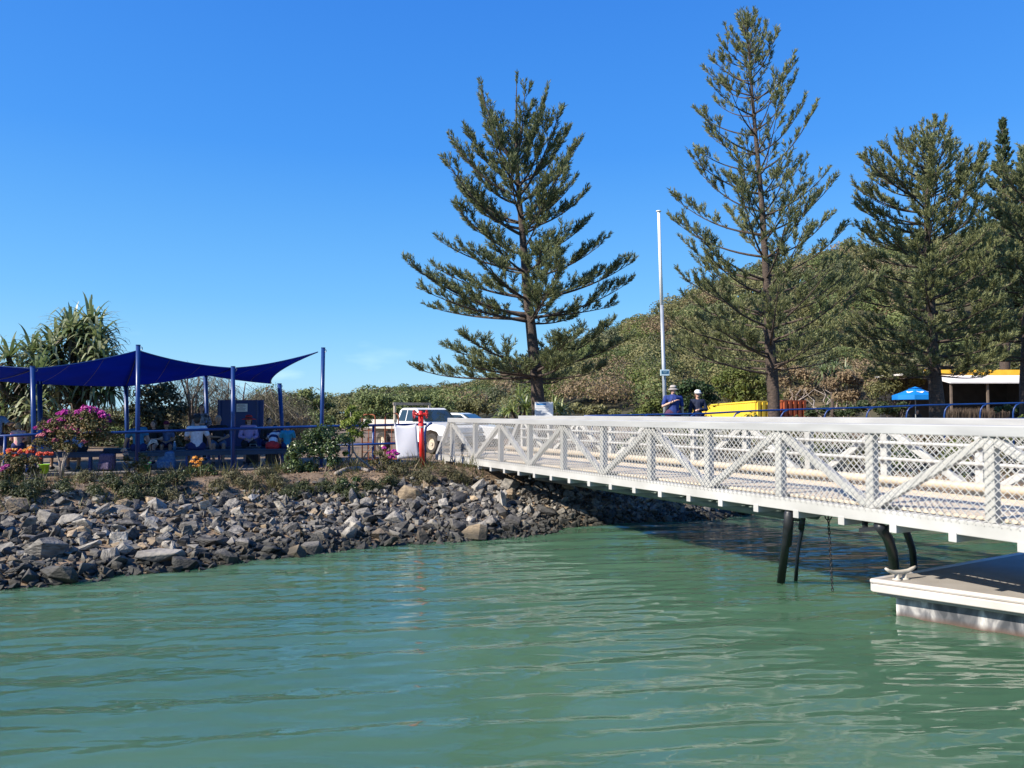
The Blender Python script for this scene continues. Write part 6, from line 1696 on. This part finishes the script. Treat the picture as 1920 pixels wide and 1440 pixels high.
person("person in a white t-shirt and black cap with back turned on the near bench", seat_pt(370, 0), BACK + .15, "sit", 1.02, "tan", C_WHT, C_NAVY, H_BLK, 0, ("cap", C_BLK), sleeve=.6, leg=1.0, arms=("prop", "lap"), wide=1.1)
person("child in a bright teal t-shirt sitting at the right end of the bench", seat_pt(540, 0), BACK - .1, "sit", .80, "tan", C_TEAL, C_NAVY, H_BLK, 0, sleeve=.6, arms=("lap", "lap"))
person("person in a navy, white and red striped top bent over on the near bench", seat_pt(512, 0), BACK - .5, "sit", .92, "tan", C_NAVY, C_RED, H_BLK, 0, sleeve=.6, lean=.75, side=.25, arms=("reach", "reach"), stripes=[C_RED, C_WHT, C_NAVY, C_WHT, C_NAVY])
person("person in a teal-blue shirt leaning on one arm behind the tall left post", seat_pt(262, 0), BACK - .2, "sit", .98, "tan", cloth("teal_blue", (.03, .17, .30)), C_NAVY, H_BRN, .03, sleeve=.5, lean=.25, side=.15, arms=("prop", "prop"))
person("child in a dark red cap and slate blue t-shirt facing the water", seat_pt(313, 1.75), FACE, "sit", .82, "tan", C_SLATE, C_NAVY, H_BRN, 0, ("cap", cloth("maroon", (.16, .015, .05))), sleeve=.6, arms=("lap", "lap"))
person("fair-haired person in black holding a white towel on the rear bench", seat_pt(291, 1.75), FACE - .3, "sit", .86, "fair", C_BLK, C_BLK, H_BRN, .05, sleeve=.6, arms=("lap", "belly"), lean=.15)
person("grey-haired person in black t-shirt and denim shorts on the rear bench", seat_pt(410, 1.75), FACE, "sit", 1.0, "tan", C_BLK, C_DEN, H_GRY, 0, sleeve=.6, leg=.9, arms=("belly", "lap"), wide=1.15)
person("person in a wide red hat, sunglasses and lilac shirt on the rear bench", seat_pt(467, 1.75), FACE, "sit", 1.0, "fair", C_LIL, C_BLK, H_BRN, .06, ("wide", C_RED), True, sleeve=1.75, leg=1.5, arms=("lap", "lap"))
person("person in black with short black hair beside the striped top on the rear bench", seat_pt(503, 1.75), FACE + .3, "sit", .92, "tan", C_BLK, C_NAVY, H_BLK, 0, sleeve=1.5, arms=("lap", "lap"), lean=.1)
q_ = bx(378, 23.0); person("dark-haired person in a black and white top standing behind the bench", (q_[0], q_[1], FLOORZ), .45, "stand", .98, "fair", cloth("black_white", (.03, .03, .04), (.35, .36, .40)), C_BLK, H_BLK, .10, sleeve=1.6, leg=1.9, arms=("down", "belly"))
q_ = bx(-6, 19.2); person("person in a white shirt and dark cap standing at the left picture edge", (q_[0], q_[1], 1.05), 1.1, "stand", .97, "tan", C_SKY, C_NAVY, H_BRN, 0, ("cap", cloth("maroon2", (.12, .02, .03))), sleeve=.6, arms=("down", "reach"))
q_ = bx(36, 18.9); person("blond child in pink and yellow with back turned behind the far left rail", (q_[0], q_[1], 1.05), math.pi + .3, "stand", .72, "fair", C_PNK, C_NAVY, H_BLD, .02, sleeve=.6, arms=("lap", "lap"), leg=.8)
person("person in a blue t-shirt seated between far left post and bougainvillea", seat_pt(84, .2), BACK, "sit", .95, "tan", C_BLU, C_KHK, H_BRN, 0, sleeve=.6)
person("person in a pale shirt seated behind the magenta bougainvillea", seat_pt(150, .2), BACK + .4, "sit", .98, "tan", C_SKY, C_BLK, None, 0, ("cap", cloth("grey_teal", (.10, .2, .22))), sleeve=1.5, lean=.3)
q_ = bx(1262, 22.9); person("person in printed navy t-shirt and pale brimmed hat, hand on chest", (q_[0], q_[1], 1.535), .1, "stand", 1.05, "fair", C_STR, cloth("maroon_shorts", (.08, .03, .07)), H_BRN, 0, ("brim", cloth("stone_hat", (.42, .38, .34), (.3, .27, .24))), True, sleeve=.75, leg=.9, arms=("chest", "down"), wide=1.28)
q_ = bx(1308, 23.2); person("person in a white cap, sunglasses and long-sleeved dark navy top", (q_[0], q_[1], 1.50), 0, "stand", 1.0, "fair", cloth("dark_navy", (.012, .018, .045)), C_NAVY, H_BRN, .02, ("cap", cloth("white_cap", (.75, .75, .74))), True, sleeve=1.85, leg=.9, arms=("down", "belly"))
q_ = bx(1719, 41.6); person("person in dark clothes with brown hair under the blue umbrella", (q_[0], q_[1], gz(*q_)), 0, "stand", .98, "fair", C_BLK, C_BLK, H_BRN, .05, sleeve=1.5, leg=1.8, arms=("belly", "belly"))
# ------------------------------------------------------------------ bags and small things
def shoulder_bag():
    q = bx(1240, 22.7); z = 2.30
    t = thing("shoulder_bag", "green and black shoulder bag hanging beside the person in the brimmed hat", "bag", (q[0], q[1], z))
    mb = MB(); Rt = np.array(Matrix.Rotation(R(38), 3, 'Y')); mb.box((q[0] + .02, q[1], z), (.52, .16, .18), Rt); o = bevel(mb.build("pouch", C_BLK, t), .05, 3)
    mb = MB(); mb.box((q[0] + .10, q[1] - .02, z + .04), (.26, .16, .12), Rt); bevel(mb.build("flap", cloth("bag_green", (.02, .16, .13)), t), .04, 3)
    mb = MB(); mb.tube([(q[0] - .1, q[1] - .03, z - .05), (q[0] + .2, q[1] - .13, z + .42), (q[0] + .32, q[1] - .06, z + .62)], .012, 6); mb.build("strap", C_BLK, t)
shoulder_bag()
def backpack(label, px, off, c, w=.36, h=.46):
    q = seat_pt(px, off); z0 = FLOORZ
    t = thing("backpack", label, "bag", (q[0], q[1], z0))
    mb = MB(); mb.box((q[0], q[1], z0 + h / 2), (w, .22, h)); bevel(mb.build("main_pocket", c, t), .07, 4)
    mb = MB(); mb.box((q[0], q[1] - .14, z0 + h * .3), (w * .8, .08, h * .42)); bevel(mb.build("front_pocket", c, t), .03, 3)
    mb = MB(); th = np.linspace(0, math.pi, 9); mb.tube([(q[0] + math.cos(x) * .05, q[1], z0 + h - .01 + math.sin(x) * .05) for x in th], .01, 6, cap=False); mb.build("handle", C_BLK, t)
    mb = MB()
    for s in (-1, 1): mb.tube([(q[0] + s * w * .3, q[1] + .11, z0 + h * .9), (q[0] + s * w * .33, q[1] + .17, z0 + h * .5), (q[0] + s * w * .3, q[1] + .11, z0 + h * .12)], .018, 6)
    mb.build("straps", C_BLK, t)
backpack("blue patterned backpack on the ground under the bench", 314, -.12, mat("blue_pattern", (.03, .10, .24), (.10, .2, .32), 22, .8), .42, .46)
backpack("grey and purple striped bag on the ground behind the bougainvillea", 203, .0, mat("striped_bag", (.16, .12, .2), (.05, .04, .09), 18, .8, stretch=(4, 1, 1)), .34, .42)
def suitcase(label, px, off, m):
    q = seat_pt(px, off); z0 = FLOORZ
    t = thing("suitcase", label, "suitcase", (q[0], q[1], z0))
    mb = MB(); mb.box((q[0], q[1], z0 + .28), (.34, .2, .44)); bevel(mb.build("shell", m, t), .035, 3)
    mb = MB()
    for k in range(5): mb.box((q[0] - .12 + k * .06, q[1] - .102, z0 + .28), (.018, .012, .36))
    mb.build("ribs", m, t)
    mb = MB(); mb.tube([(q[0] - .09, q[1], z0 + .49), (q[0] - .09, q[1], z0 + .56), (q[0] + .09, q[1], z0 + .56), (q[0] + .09, q[1], z0 + .49)], .011, 6); mb.build("handle", M_ALU2, t)
    for s in (-1, 1):
        mb = MB(); mb.lathe((q[0] + s * .13 - .012, q[1], z0 + .03), [(0, 0), (.03, 0), (.03, .024), (0, .024)], 12, axis=(1, 0, 0)); mb.build("wheel", M_RUBBER, t)
suitcase("black ribbed suitcase standing below the person in lilac", 476, .9, mat("black_shell", (.014, .015, .02), None, 4, .4))
suitcase("dark navy suitcase standing below the striped top", 512, .35, mat("navy_shell", (.014, .02, .05), None, 4, .4))
def towel():
    q = seat_pt(288, .12); n = 10; V = []
    z = SEATZ + .02
    t = thing("towel", "folded white towel draped over the edge of the near bench", "towel", (q[0], q[1], z))
    mb = MB()
    for l in range(3):
        pts = [(-.13 + l * .006, -.20), (-.12, -.10), (-.09, .0), (-.02, .07 + l * .035), (.05, .10 + l * .03), (.12, .08 + l * .03), (.16, .03)]
        V = [];
        for yv in (-.11, .11):
            for x, zz in pts: V.append((q[0] + x * BD[0] - yv * BD[1], q[1] + x * BD[1] + yv * BD[0] - .08, z + zz + .1))
        k = len(pts); mb.add(V, [(i, i + 1, k + i + 1, k + i) for i in range(k - 1)])
    o = mb.build("cloth", mat("towel_white", (.72, .68, .62), (.6, .56, .5), 8, .9, bump=.004, bscale=60), t, smooth=True); o.modifiers.new("th", 'SOLIDIFY').thickness = .02
towel()
def bottle():
    q = seat_pt(329, .06)
    t = thing("bottle", "blue water bottle standing on the near bench beside the child in the red cap", "bottle", q)
    mb = MB(); mb.lathe(q, [(0, 0), (.036, 0), (.036, .15), (.018, .19), (.018, .21), (0, .21)], 14); mb.build("bottle_body", mat("blue_bottle", (.10, .22, .36), None, 4, .2), t, smooth=True)
    mb = MB(); mb.lathe((q[0], q[1], q[2] + .205), [(.02, 0), (.02, .025), (0, .025)], 12); mb.build("cap", M_WHITE, t)
bottle()
def bucket():
    for lab, px, off, c in (("lime green beach bucket by the feet of the person in blue", 86, -.35, (.30, .62, .03)), ("green bucket below the pale-flowered shrub", 276, -.55, (.04, .30, .10))):
        q = seat_pt(px, off); z0 = max(FLOORZ, gz(q[0], q[1]))
        t = thing("bucket", lab, "bucket", (q[0], q[1], z0))
        mb = MB(); mb.lathe((q[0], q[1], z0), [(0, 0), (.085, 0), (.115, .2), (.125, .2), (.125, .215), (.108, .215), (.08, .01), (0, .01)], 18); mb.build("pail", mat("pail_%d" % px, c, None, 3, .45), t, smooth=True)
        mb = MB(); th = np.linspace(0, math.pi, 11); mb.tube([(q[0] + math.cos(x) * .118, q[1], z0 + .2 - math.sin(x) * .1) for x in th], .005, 6, cap=False); mb.build("handle", M_WHITE, t)
bucket()
